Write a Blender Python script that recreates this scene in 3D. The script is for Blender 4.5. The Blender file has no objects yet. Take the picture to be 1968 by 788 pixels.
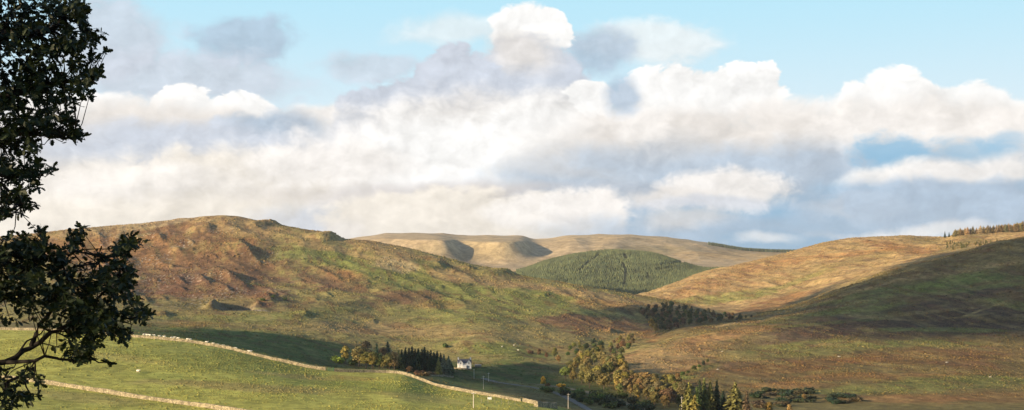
import bpy, math, random
import numpy as np
R = math.radians
C = bpy.context.scene.collection
scene = bpy.context.scene
F, CX, HY = 2376.0, 984.0, 540.0      # focal length, centre column and eye-level row of the 1968 px photograph

# ------------------------------------------------------------------ camera
cam = bpy.data.cameras.new('camera'); co = bpy.data.objects.new('camera', cam); C.objects.link(co)
cam.sensor_width = 36; cam.lens = 36*F/1968; cam.clip_end = 90000; cam.clip_start = 0.5
cam.shift_y = (HY-394)/1968
co.rotation_euler = (R(90), 0, 0); co.location = (0, 0, 0)
scene.camera = co

# ------------------------------------------------------------------ noise
def _h(ix, iy, s):
    n = ((ix.astype(np.int64)+5000)*374761393 + (iy.astype(np.int64)+9000)*668265263 + (s+31)*2147483647) & 0xffffffff
    for k in (2246822519, 3266489917): n = ((n ^ (n >> 15))*k) & 0xffffffff; n = n ^ (n >> 13)
    return ((n >> 8) & 0xffff)/65535.0
def gnoise(x, y, s=0):
    x = x+(s*7.317+3.71) % 61; y = y+(s*3.173+1.37) % 53
    ix = np.floor(x); iy = np.floor(y); fx = x-ix; fy = y-iy
    ux = fx*fx*fx*(fx*(fx*6-15)+10); uy = fy*fy*fy*(fy*(fy*6-15)+10)
    def g(dx, dy):
        a = _h(ix+dx, iy+dy, s)*6.2831853
        return np.cos(a)*(fx-dx)+np.sin(a)*(fy-dy)
    a = g(0, 0); b = g(1, 0); c = g(0, 1); d = g(1, 1)
    return 1.5*((a+(b-a)*ux)*(1-uy)+(c+(d-c)*ux)*uy)
def fbm(x, y, o=4, s=0, gain=.5):
    r = 0; a = 1
    for k in range(o):
        r = r+a*gnoise(x, y, s+k*17); x = x*2.03+11.3; y = y*2.03-7.7; a *= gain
    return r
def sstep(a, b, x):
    t = np.clip((x-a)/(b-a), 0, 1); return t*t*(3-2*t)
def pchip1(xk, yk, x):
    xk = np.asarray(xk, float); yk = np.asarray(yk, float)
    return pchipN(np.broadcast_to(xk, (len(x), len(xk))), np.broadcast_to(yk, (len(x), len(yk))), x)
def pchipN(X, Y, x):                 # monotone cubic, one set of knots per row
    h = np.diff(X, axis=1); d = np.diff(Y, axis=1)/h
    w1 = 2*h[:, 1:]+h[:, :-1]; w2 = h[:, 1:]+2*h[:, :-1]
    d0, d1 = d[:, :-1], d[:, 1:]
    ok = d0*d1 > 0
    m = np.zeros_like(Y)
    m[:, 1:-1] = np.where(ok, (w1+w2)/(w1/np.where(ok, d0, 1)+w2/np.where(ok, d1, 1)), 0)
    m[:, 0] = d[:, 0]; m[:, -1] = d[:, -1]
    n = X.shape[1]
    i = np.clip((X <= x[:, None]).sum(1)-1, 0, n-2); r = np.arange(len(x))
    hh = h[r, i]; t = np.clip((x-X[r, i])/hh, 0, 1)
    t2 = t*t; t3 = t2*t
    return (2*t3-3*t2+1)*Y[r, i]+(t3-2*t2+t)*hh*m[r, i]+(-2*t3+3*t2)*Y[r, i+1]+(t3-t2)*hh*m[r, i+1]

# ------------------------------------------------------------------ the lie of the land: ridge and valley lines, near to far
# each line: bearings (as photo columns), elevation (as photo rows) and distance
LINES = [
 ('feet',   [(0, 1560, 4)], None),
 ('brow',   [(0, 960, 60)], None),
 ('slope',  [(-300, 835, 200), (700, 850, 200), (1300, 900, 200), (1968, 905, 200)], None),
 ('field',  [(-300, 765, 320), (0, 775, 320), (300, 790, 320), (700, 800, 320), (1000, 812, 320), (1300, 860, 330), (1968, 870, 330)], None),
 ('wall',   [(-300, 632, 560), (0, 634, 545), (100, 636, 540), (240, 647, 530), (330, 654, 525), (400, 664, 518), (450, 674, 512), (500, 686, 506), (560, 700, 500), (640, 714, 492), (700, 716, 500), (770, 717, 505), (800, 729, 495), (850, 745, 475), (900, 754, 460), (1000, 771, 430), (1060, 783, 420), (1200, 820, 430), (1400, 850, 440), (1968, 850, 440)], None),
 ('dip',    [(-300, 632, 760), (100, 632, 760), (300, 641, 750), (450, 665, 740), (560, 692, 730), (640, 712, 780), (760, 718, 800), (830, 722, 800), (900, 738, 790), (1000, 752, 720), (1100, 775, 660), (1300, 798, 620), (1968, 800, 615)], None),
 ('foot',   [(-300, 615, 1000), (200, 622, 1000), (300, 628, 1010), (450, 637, 1040), (560, 646, 1060), (680, 662, 1080), (780, 682, 1040), (860, 694, 1000), (940, 701, 980), (1050, 706, 970), (1150, 706, 960), (1210, 700, 960), (1300, 735, 830), (1420, 757, 760), (1600, 775, 720), (1968, 775, 720)], None),
 ('rise',   [(-300, 560, 1400), (100, 575, 1380), (300, 596, 1320), (420, 603, 1330), (560, 601, 1340), (700, 618, 1340), (800, 640, 1260), (880, 657, 1130), (940, 655, 1120), (1010, 664, 1150), (1100, 664, 1180), (1180, 684, 1120), (1240, 662, 1150), (1320, 668, 1080), (1450, 670, 1080), (1600, 668, 1100), (1800, 662, 1120), (1968, 655, 1130)], None),
 ('flank',  [(-300, 500, 1800), (100, 510, 1800), (300, 520, 1800), (430, 515, 1820), (520, 530, 1780), (700, 545, 1750), (900, 578, 1650), (1100, 606, 1560), (1200, 640, 1420), (1260, 645, 1400), (1300, 634, 1330), (1400, 614, 1450), (1460, 604, 1500), (1540, 585, 1560), (1600, 562, 1600), (1700, 523, 1700), (1800, 495, 1750), (1850, 484, 1780), (1900, 470, 1800), (1968, 456, 1830), (2300, 420, 1900)], None),
 ('ridge',  [(-300, 470, 2200), (0, 455, 2200), (170, 438, 2200), (290, 428, 2250), (350, 420, 2280), (430, 415, 2300), (500, 425, 2280), (560, 436, 2250), (600, 443, 2220), (640, 449, 2190), (660, 458, 2180), (700, 462, 2160), (760, 472, 2140), (800, 481, 2120), (900, 506, 2060), (960, 518, 2030), (1000, 528, 2010), (1100, 546, 1960), (1200, 563, 1920), (1290, 580, 1880), (1340, 592, 1850), (1400, 618, 1900), (1460, 610, 1920), (1540, 590, 1930), (1600, 570, 1930), (1700, 532, 1950), (1850, 492, 1980), (1968, 468, 2000), (2300, 440, 2050)], None),
 ('glen',   [(-300, 500, 2500), (430, 470, 2600), (700, 495, 2500), (900, 525, 2400), (1100, 556, 2350), (1200, 571, 2300), (1290, 588, 2250), (1400, 597, 2150), (1480, 586, 2140), (1540, 572, 2140), (1600, 548, 2150), (1700, 512, 2200), (1800, 487, 2250), (1850, 478, 2250), (1968, 464, 2250), (2300, 445, 2250)], None),
 ('moor',   [(-300, 490, 2900), (430, 475, 2900), (700, 500, 2900), (900, 540, 2800), (1100, 568, 2750), (1200, 572, 2700), (1240, 563, 2680), (1300, 541, 2700), (1360, 519, 2750), (1420, 508, 2800), (1480, 494, 2850), (1540, 478, 2900), (1600, 464, 2950), (1650, 457, 2950), (1720, 454, 2950), (1810, 456, 2950), (1850, 450, 2950), (1968, 440, 2950), (2300, 420, 2950)], None),
 ('woodfoot', [(-300, 500, 3250), (700, 510, 3250), (900, 530, 3150), (1000, 538, 3100), (1090, 552, 3050), (1200, 568, 3000), (1240, 568, 3000), (1300, 552, 3000), (1360, 529, 3080), (1420, 517, 3150), (1540, 492, 3250), (1650, 470, 3300), (1968, 455, 3300)], None),
 ('wood',   [(-300, 490, 3900), (700, 500, 3900), (900, 522, 3900), (950, 527, 3900), (1000, 521, 3900), (1050, 504, 3900), (1110, 491, 3900), (1180, 484, 3900), (1250, 489, 3900), (1300, 503, 3850), (1360, 519, 3800), (1420, 516, 3800), (1540, 493, 3800), (1650, 475, 3800), (1968, 460, 3800)], None),
 ('farfoot', [(-300, 490, 4700), (700, 490, 4700), (850, 512, 4700), (1000, 512, 4700), (1110, 500, 4700), (1200, 498, 4700), (1300, 506, 4700), (1400, 506, 4700), (1540, 488, 4700), (1650, 480, 4700), (1968, 470, 4700)], None),
 ('far',    [(-300, 480, 6200), (400, 480, 6200), (600, 472, 6200), (690, 455, 6200), (750, 448, 6200), (840, 448, 6200), (900, 453, 6200), (960, 453, 6200), (1000, 452, 6200), (1028, 459, 6200), (1055, 457, 6200), (1100, 451, 6200), (1180, 449, 6200), (1250, 452, 6200), (1300, 457, 6200), (1380, 469, 6200), (1440, 478, 6200), (1520, 481, 6200), (1600, 478, 6200), (1968, 470, 6200)], None),
 ('beyond', [(0, 500, 8500)], None),
 ('plain',  [(0, 515, 14000)], None),
 ('horizon', [(0, 533, 60000)], None)]
_TX = np.arange(-3000., 5004., 4.)
_SIG = dict(wall=14, ridge=9, flank=12, glen=10, moor=8, woodfoot=10, wood=9, farfoot=12, far=6)
def _table():
    X = []; Y = []
    for nm, pts, _ in LINES:
        if len(pts) == 1:
            D = np.full(_TX.shape, pts[0][2], float); py = np.full(_TX.shape, pts[0][1], float)
        else:
            xs = [p[0] for p in pts]; q = np.clip(_TX, xs[0], xs[-1])
            py = pchip1(xs, [p[1] for p in pts], q); D = pchip1(xs, [p[2] for p in pts], q)
            sg = _SIG.get(nm, 26)/4.; h = int(sg*3); kk = np.exp(-.5*(np.arange(-h, h+1)/sg)**2); kk /= kk.sum()
            py = np.convolve(np.pad(py, h, 'edge'), kk, 'valid'); 
            sg = 9.; h = 27; kk = np.exp(-.5*(np.arange(-h, h+1)/sg)**2); kk /= kk.sum()
            D = np.convolve(np.pad(D, h, 'edge'), kk, 'valid')
        X.append(D); Y.append((HY-py)/F*D)
    return np.stack(X, 1), np.stack(Y, 1)
_KX, _KY = _table()
def knots(px):
    t = np.clip((np.asarray(px, float)+3000)/4., 0, len(_TX)-1.001); i = t.astype(int); f = (t-i)[:, None]
    return _KX[i]*(1-f)+_KX[i+1]*f, _KY[i]*(1-f)+_KY[i+1]*f
LI = {l[0]: i for i, l in enumerate(LINES)}
# combes and spurs: (column at the crest, rows it leans, width up, width down, metres high, near, far distance)
SPURS = [(786, 72, 130, 62, 112, 4900, 6240), (930, 44, 110, 78, 130, 5000, 6240), (920, 40, 30, 12, 22, 5500, 6000), (770, 40, 80, 60, 14, 4900, 6100), (1120, -40, 80, 70, 12, 5000, 6100), (1210, -40, 60, 50, 10, 5000, 6100)]
# hollows and crags on the near hill: (column, row, half width, half height in photo px, metres, lean)
CRAGS = [(478, 484, 17, 20, 10, .9), (405, 437, 16, 7, 6, .5), (444, 530, 9, 14, 6, 1.6), (395, 538, 9, 10, 4, 1.1), (310, 455, 16, 6, 5, .3), (345, 480, 26, 5, 4, .6),
         (845, 512, 18, 8, 7, .5), (905, 516, 14, 5, 4, .4), (980, 523, 26, 5, 5, .4), (436, 553, 10, 9, 3, 1.5), (520, 572, 14, 8, 5, .7), (640, 455, 20, 6, 9, .4), (530, 430, 26, 4, 7, .3), (590, 604, 12, 5, 4, .3), (320, 605, 12, 5, 4, .3), (250, 500, 20, 9, 5, .8), (720, 618, 10, 4, 2, .3), (1230, 594, 22, 6, 5, .3)]
_cr = random.Random(5)
for _ in range(30): CRAGS.append((int(_cr.uniform(190, 640)), _cr.uniform(446, 584), _cr.uniform(4, 9), _cr.uniform(2.5, 6), _cr.uniform(1., 2.8), _cr.uniform(.5, 1.6)))
for _ in range(16): c_ = _cr.uniform(640, 1200); CRAGS.append((int(c_), 475+(c_-640)*.16+_cr.uniform(15, 80), _cr.uniform(5, 9), _cr.uniform(2, 4), _cr.uniform(1, 2.4), _cr.uniform(.3, 1.)))
def terrain(px, D, fine=True):
    px = np.asarray(px, float); D = np.asarray(D, float)
    out = np.empty(px.shape)
    for a in range(0, len(px), 60000):
        p = px[a:a+60000]; d = D[a:a+60000]
        X, Y = knots(p); z = pchipN(X, Y, d)
        x = (p-CX)/F*d
        k = lambda n: X[:, LI[n]]
        if fine:
            far = sstep(2700, 4500, d)
            mid = sstep(0, 1, (d-k('dip'))/300.)*(1-far)
            slope = .14+.86*mid
            crest = 1-.7*np.exp(-((d-k('ridge'))/110)**2)-.5*np.exp(-((d-k('moor'))/120)**2)-.45*np.exp(-((d-k('wood'))/150)**2)
            n = 3.2*fbm(x/150, d/170, 2, 3)*mid*crest
            gw = gnoise(x/190, d/190, 40)*40
            n += 2.4*mid*crest*(np.abs(gnoise((x+gw+.35*d)/52, (d)/190, 9))*-2+.5)*sstep(1150, 1500, d)
            n += 1.25*fbm(x/44, d/52, 2, 21)*slope*crest
            n += .42*fbm(x/12, d/15, 3, 31, .6)*(.25+.75*slope)
            n += (16*fbm(x/700, d/800, 3, 51)*(1-.85*np.exp(-((d-6200)/350)**2))-7*np.abs(gnoise(x/150, d/900, 61)))*sstep(4200, 5000, d)*(1-sstep(9000, 12000, d))
            n *= sstep(150, 330, d)
            # moor streaks
            n += 1.3*gnoise((x+.5*d)/26, (d-.4*x)/120, 71)*sstep(2150, 2350, d)*(1-sstep(2850, 3050, d))
            z = z+n
            for (c, lean, wu, wd, hgt, d0, d1) in SPURS:
                t = np.clip((d1-d)/(d1-d0), 0, 1)
                cc = c+lean*t**.8+6*gnoise(d/160, d*0+c, 5)
                s = np.where(p < cc, np.exp(-((p-cc)/(wu*.55))**2), np.exp(-((p-cc)/(wd*.55))**2))
                z = z+hgt*s*sstep(0, .2, t)*(1-sstep(.8, 1., t))*(.72+.28*np.sin(t*3))
            lim = Y[:, LI['far']]/X[:, LI['far']]*d-4-.022*(6200-d)
            over = np.maximum(z-lim, 0)*sstep(4700, 5000, d)*(d < 6200); z = z-over*.93
            m = (d > 1150) & (d < 2300) & (p < 1320)
            if m.any():
                pm, dm, zm = p[m], d[m], z[m]
                rows = HY-zm/dm*F
                acc = np.zeros(pm.shape)
                for (c, r, w, h, hh, lean) in CRAGS:
                    cr = c+(rows-r)*lean
                    u = pm-cr+2.5*gnoise(pm/6, rows/4, c)
                    v = np.exp(-((rows-r)/h)**2)
                    # rises gently from the left, drops off sharply to the right
                    acc += hh*v*np.where(u < -w*.3, np.exp(-((u+w*.3)/(w*1.6))**2), np.exp(-((u+w*.3)/(w*.62))**2))
                # quarry: a bite cut into the slope
                dq = dm-k('rise')[m]
                q = np.exp(-((pm-450-(dq-70)*.1)/33)**6)*np.exp(-((dq-66)/34)**6)*(.85+.15*gnoise(pm/9, dm/9, 4))
                acc -= 15*q; acc += 9*np.exp(-((pm-410-(dq-70)*.1)/15)**2)*np.exp(-((dq-66)/42)**4)
                z[m] = zm+acc
        out[a:a+60000] = z
    return out
def ground(px, D):
    return float(terrain(np.array([px], float), np.array([D], float))[0])
def at(px, D, dz=0.):
    return ((px-CX)/F*D, D, ground(px, D)+dz)
def hit(px, py, lo, hi, n=160):      # nearest ground point on a bearing that shows at the given row
    d = np.linspace(lo, hi, n); z = terrain(np.full(n, float(px)), d)
    rows = HY-z/d*F
    vis = rows <= np.minimum.accumulate(rows)+.5
    e = np.abs(rows-py)+np.where(vis, 0, 50); i = int(np.argmin(e))
    return float(d[i])
def ground_xy(x, y):
    return float(terrain(np.array([CX+x/y*F]), np.array([float(y)]))[0])

# ------------------------------------------------------------------ node helpers
def mat(name):
    m = bpy.data.materials.new(name); m.use_nodes = True; nt = m.node_tree
    b = nt.nodes['Principled BSDF']; b.inputs['Specular IOR Level'].default_value = .25
    return m, nt, b
def N(nt, t, **kw):
    n = nt.nodes.new(t)
    for k, v in kw.items():
        if k.startswith('_'): setattr(n, k[1:], v)
        else:
            key = int(k[1:]) if k[0] == 'i' and k[1:].isdigit() else k
            n.inputs[key].default_value = v
    return n
def noise_node(nt, vec, scale, detail=4, rough=.6, dist=0.):
    n = N(nt, 'ShaderNodeTexNoise'); n.inputs['Scale'].default_value = scale; n.inputs['Detail'].default_value = detail
    n.inputs['Roughness'].default_value = rough; n.inputs['Distortion'].default_value = dist
    if vec is not None: nt.links.new(vec, n.inputs['Vector'])
    return n
def ramp(nt, fac, a, b, ca, cb):
    m = N(nt, 'ShaderNodeMapRange', _interpolation_type='SMOOTHSTEP', i1=a, i2=b, i3=ca, i4=cb); nt.links.new(fac, m.inputs[0]); return m.outputs[0]
def mixc(nt, fac, a, b, mode='MIX'):
    m = N(nt, 'ShaderNodeMix', _data_type='RGBA', _blend_type=mode)
    for s, v in ((m.inputs[0], fac), (m.inputs[6], a), (m.inputs[7], b)):
        if isinstance(v, (int, float)): s.default_value = v
        elif isinstance(v, tuple): s.default_value = v+(1,) if len(v) == 3 else v
        else: nt.links.new(v, s)
    return m.outputs[2]
def math_(nt, op, a, b=None, clamp=False):
    m = N(nt, 'ShaderNodeMath', _operation=op, _use_clamp=clamp)
    for s, v in ((m.inputs[0], a), (m.inputs[1], b)):
        if v is None: continue
        if isinstance(v, (int, float)): s.default_value = v
        else: nt.links.new(v, s)
    return m.outputs[0]

def land_material(name, tuft, strength, bump, dark, light):
    m, nt, b = mat(name); b.inputs['Roughness'].default_value = .95; b.inputs['Specular IOR Level'].default_value = .08
    geo = N(nt, 'ShaderNodeNewGeometry'); pos_ = N(nt, 'ShaderNodeVectorMath', _operation='ADD'); nt.links.new(geo.outputs['Position'], pos_.inputs[0]); pos_.inputs[1].default_value = (1371.7, 713.9, 331.3); pos = pos_.outputs[0]
    at_ = N(nt, 'ShaderNodeAttribute'); at_.attribute_name = 'cover'
    n1 = noise_node(nt, pos, 1/tuft, 5, .78); n2 = noise_node(nt, pos, .22/tuft, 7, .72, .6); n3 = noise_node(nt, pos, .05/tuft, 4, .6, .4)
    c = mixc(nt, ramp(nt, n1.outputs[0], .42, .72, 0, strength), at_.outputs['Color'], dark)
    c = mixc(nt, ramp(nt, n1.outputs[0], .55, .3, 0, strength*.8), c, light)
    v = math_(nt, 'MULTIPLY', ramp(nt, n2.outputs[0], .3, .7, .62, 1.36), ramp(nt, n3.outputs[0], .3, .7, .85, 1.15))
    c = mixc(nt, 1., c, v, 'MULTIPLY')
    nt.links.new(c, b.inputs['Base Color'])
    h = math_(nt, 'ADD', math_(nt, 'MULTIPLY', n1.outputs[0], .5), n2.outputs[0])
    bp = N(nt, 'ShaderNodeBump', Distance=bump, Strength=1.); nt.links.new(h, bp.inputs['Height']); nt.links.new(bp.outputs[0], b.inputs['Normal'])
    return m
# ------------------------------------------------------------------ land: one sheet, cut into its fields and hills
GREEN = np.array((.165, .195, .05)); LUSH = np.array((.11, .17, .038)); TAN = np.array((.34, .24, .11)); PALE = np.array((.42, .32, .18))
BRACKEN = np.array((.30, .155, .06)); HEATHER = np.array((.155, .075, .048)); DARK = np.array((.06, .04, .032)); OLIVE = np.array((.20, .17, .065)); STRAW = np.array((.29, .23, .09)); RUST = np.array((.23, .115, .045))
# vegetation patches: column, row, half width, half height, lean, colour, strength, near, far
PATCH = [
 # near pasture
 (450, 700, 200, 22, .15, GREEN, .5, 250, 520), (700, 745, 120, 10, .1, LUSH, .45, 250, 520), (330, 730, 90, 12, .1, LUSH, .35, 250, 520), (480, 745, 200, 8, .05, STRAW, .7, 250, 520), (250, 690, 70, 8, .1, STRAW, .4, 250, 520), (560, 722, 90, 5, .1, STRAW, .6, 250, 520), (800, 765, 90, 8, .1, STRAW, .4, 250, 520), (680, 728, 40, 5, .1, BRACKEN, .35, 250, 520), (160, 765, 120, 10, .1, STRAW, .5, 250, 520),
 # big left hill
 (340, 500, 240, 66, .1, HEATHER, .85, 1150, 2450), (300, 480, 130, 30, .1, BRACKEN, .3, 1150, 2450), (460, 500, 60, 40, .5, RUST, .2, 1150, 2450), (180, 478, 120, 34, .1, BRACKEN, .8, 1300, 2450), (420, 560, 130, 30, .1, HEATHER, .7, 1150, 2450), (440, 450, 90, 22, .1, BRACKEN, .5, 1150, 2450),
 (250, 436, 150, 7, -.1, PALE, .9, 1900, 2450), (180, 448, 90, 10, -.1, TAN, .7, 1900, 2450), (470, 440, 70, 14, .3, TAN, .6, 1900, 2450), (560, 452, 50, 12, .2, TAN, .6, 1900, 2450), (560, 440, 60, 4, .2, OLIVE, .8, 1900, 2450),
 (550, 480, 36, 30, -.3, GREEN, .55, 1500, 2450), (600, 492, 60, 16, 0, GREEN, .75, 1500, 2450), (690, 510, 90, 26, .3, GREEN, 1., 1500, 2450), (790, 535, 120, 26, .2, GREEN, .95, 1400, 2450), (640, 478, 90, 7, .2, TAN, .8, 1500, 2450), (640, 540, 60, 22, .1, HEATHER, .7, 1300, 2450), (660, 530, 30, 10, 0, BRACKEN, .6, 1300, 2450),
 (760, 485, 110, 12, .25, TAN, .85, 1500, 2450), (760, 508, 40, 14, .1, PALE, .75, 1500, 2450), (850, 516, 60, 9, .2, DARK, .55, 1500, 2450), (830, 512, 40, 9, .2, LUSH, .5, 1500, 2450),
 (940, 542, 100, 12, .15, TAN, .85, 1400, 2450), (1100, 565, 180, 11, .14, TAN, .95, 1400, 2450), (1210, 590, 90, 7, .12, BRACKEN, .6, 1400, 2450),
 (880, 565, 120, 20, .1, GREEN, .9, 1200, 2450), (1010, 572, 110, 16, .12, GREEN, .95, 1200, 2450), (1060, 598, 120, 13, .05, GREEN, .7, 1200, 2450), (900, 604, 140, 16, .0, GREEN, .7, 1200, 2450),
 (770, 570, 70, 14, 0, HEATHER, .75, 1200, 2450), (640, 588, 110, 9, 0, DARK, .4, 1150, 2450), (850, 585, 60, 8, 0, BRACKEN, .4, 1200, 2450), (360, 590, 120, 16, 0, OLIVE, .8, 1150, 2450), (250, 560, 120, 16, 0, HEATHER, .6, 1150, 2450),
 (420, 612, 120, 10, 0, GREEN, .5, 1000, 2450), (600, 600, 90, 9, -.1, GREEN, .55, 1000, 2450), (700, 632, 130, 12, .05, TAN, .75, 1000, 2450), (840, 638, 130, 14, .1, TAN, .55, 1000, 2450), (560, 628, 110, 7, 0, STRAW, .7, 1000, 2450), (330, 622, 70, 6, 0, BRACKEN, .5, 960, 2450),
 (1140, 622, 110, 16, .05, HEATHER, .85, 1150, 1900), (1180, 640, 80, 12, .1, BRACKEN, .45, 1100, 1900), (1230, 632, 26, 13, .5, BRACKEN, .9, 1100, 1700), (1050, 645, 80, 9, .05, STRAW, .6, 1000, 1900), (1190, 596, 60, 6, .1, DARK, .6, 1300, 1900),
 (950, 672, 90, 17, .05, GREEN, .95, 950, 1250), (870, 672, 40, 10, -.4, STRAW, .7, 950, 1250), (1000, 690, 60, 9, -.2, LUSH, .6, 930, 1250), (1060, 672, 50, 8, 0, BRACKEN, .4, 950, 1250),
 # valley floor; the two scaled greens are darkened to deepen the shade
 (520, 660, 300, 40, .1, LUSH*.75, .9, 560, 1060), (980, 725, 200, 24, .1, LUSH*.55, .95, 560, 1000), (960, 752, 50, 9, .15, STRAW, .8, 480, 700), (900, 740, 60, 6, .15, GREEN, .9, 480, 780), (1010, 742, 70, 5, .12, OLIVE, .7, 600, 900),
 # right hillside
 (1290, 690, 130, 26, -.1, BRACKEN*.6+TAN*.4, .95, 740, 1400), (1270, 695, 80, 20, -.1, TAN, .85, 740, 1300), (1350, 655, 120, 10, -.15, TAN, .55, 900, 1450), (1420, 640, 110, 11, -.2, BRACKEN, .55, 900, 1600), (1340, 715, 60, 9, -.35, GREEN, .9, 700, 1200), (1420, 675, 90, 12, -.15, OLIVE, .8, 800, 1400),
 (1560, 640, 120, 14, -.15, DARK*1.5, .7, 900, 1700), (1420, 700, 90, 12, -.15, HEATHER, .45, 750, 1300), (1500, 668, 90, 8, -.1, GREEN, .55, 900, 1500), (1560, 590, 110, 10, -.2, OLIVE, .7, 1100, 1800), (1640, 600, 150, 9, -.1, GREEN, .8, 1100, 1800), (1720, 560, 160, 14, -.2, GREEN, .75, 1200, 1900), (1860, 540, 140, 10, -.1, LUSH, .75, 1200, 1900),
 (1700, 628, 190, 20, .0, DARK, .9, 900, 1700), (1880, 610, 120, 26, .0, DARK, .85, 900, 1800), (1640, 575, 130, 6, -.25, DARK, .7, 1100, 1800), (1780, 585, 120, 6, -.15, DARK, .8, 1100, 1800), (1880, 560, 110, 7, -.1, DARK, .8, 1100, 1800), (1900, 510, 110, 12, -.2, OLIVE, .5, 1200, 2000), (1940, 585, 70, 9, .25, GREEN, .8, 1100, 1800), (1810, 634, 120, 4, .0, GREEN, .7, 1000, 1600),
 (1560, 700, 190, 12, -.1, RUST*.75, .65, 700, 1300), (1800, 690, 200, 18, 0, RUST*.7, .55, 700, 1300), (1700, 725, 200, 9, 0, BRACKEN*.7, .6, 700, 1200), (1850, 735, 170, 12, 0, GREEN*.8, .8, 650, 1200), (1650, 750, 160, 8, 0, GREEN, .6, 600, 1100), (1600, 672, 160, 7, -.1, GREEN, .5, 900, 1300), (1900, 765, 140, 10, 0, RUST*.8, .6, 600, 1000), (1740, 768, 120, 8, 0, BRACKEN, .6, 600, 1000), (1500, 740, 90, 7, 0, BRACKEN, .6, 600, 1000), (1750, 660, 130, 7, 0, GREEN, .6, 900, 1300),
 (1450, 613, 70, 2.5, -.2, TAN, .6, 1200, 1700), (1640, 562, 130, 3, -.28, TAN, .6, 1200, 1900), (1560, 598, 100, 3, -.18, TAN, .5, 1200, 1800), (1850, 520, 130, 4, -.16, TAN, .5, 1200, 1900), (1700, 612, 80, 3, .05, TAN, .7, 1100, 1700), (1800, 598, 130, 3.5, -.1, STRAW, .5, 1100, 1700), (1900, 552, 120, 4, -.12, GREEN, .7, 1200, 1800), (1680, 536, 120, 4, -.3, STRAW, .55, 1300, 1900), (1780, 545, 140, 5, -.2, GREEN, .7, 1200, 1900), (1600, 620, 120, 3, -.08, GREEN, .5, 1000, 1700), (1910, 588, 60, 2, -.35, STRAW, .7, 1100, 1800), (1860, 608, 60, 2, -.12, STRAW, .6, 1100, 1800),
 # sunlit moor
 (1400, 545, 130, 24, -.3, BRACKEN, .5, 2050, 3000), (1480, 530, 160, 9, -.3, TAN, .8, 2050, 3000), (1390, 572, 120, 9, -.12, GREEN, .8, 2050, 3000), (1500, 552, 80, 6, -.35, GREEN, .6, 2050, 3000), (1480, 585, 80, 9, -.3, RUST, .8, 2050, 3000), (1620, 490, 160, 5, -.1, BRACKEN, .6, 2050, 3000), (1700, 470, 70, 9, .25, RUST, .7, 2050, 3000), (1760, 480, 60, 8, .1, BRACKEN, .6, 2050, 3000), (1600, 512, 140, 7, -.25, OLIVE, .45, 2050, 3000), (1780, 462, 50, 6, .1, OLIVE, .5, 2050, 3000), (1850, 470, 50, 12, -.4, OLIVE*.8, .8, 2050, 3000), (1660, 458, 70, 4, 0, PALE, .6, 2050, 3000),
 (1200, 460, 190, 9, .05, PALE, .8, 4700, 6400), (1240, 480, 90, 8, 0, OLIVE, .5, 4300, 6000), (1440, 490, 120, 10, 0, TAN, .8, 4000, 6400), (900, 480, 120, 20, 0, OLIVE, .3, 4300, 6000)]
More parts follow.
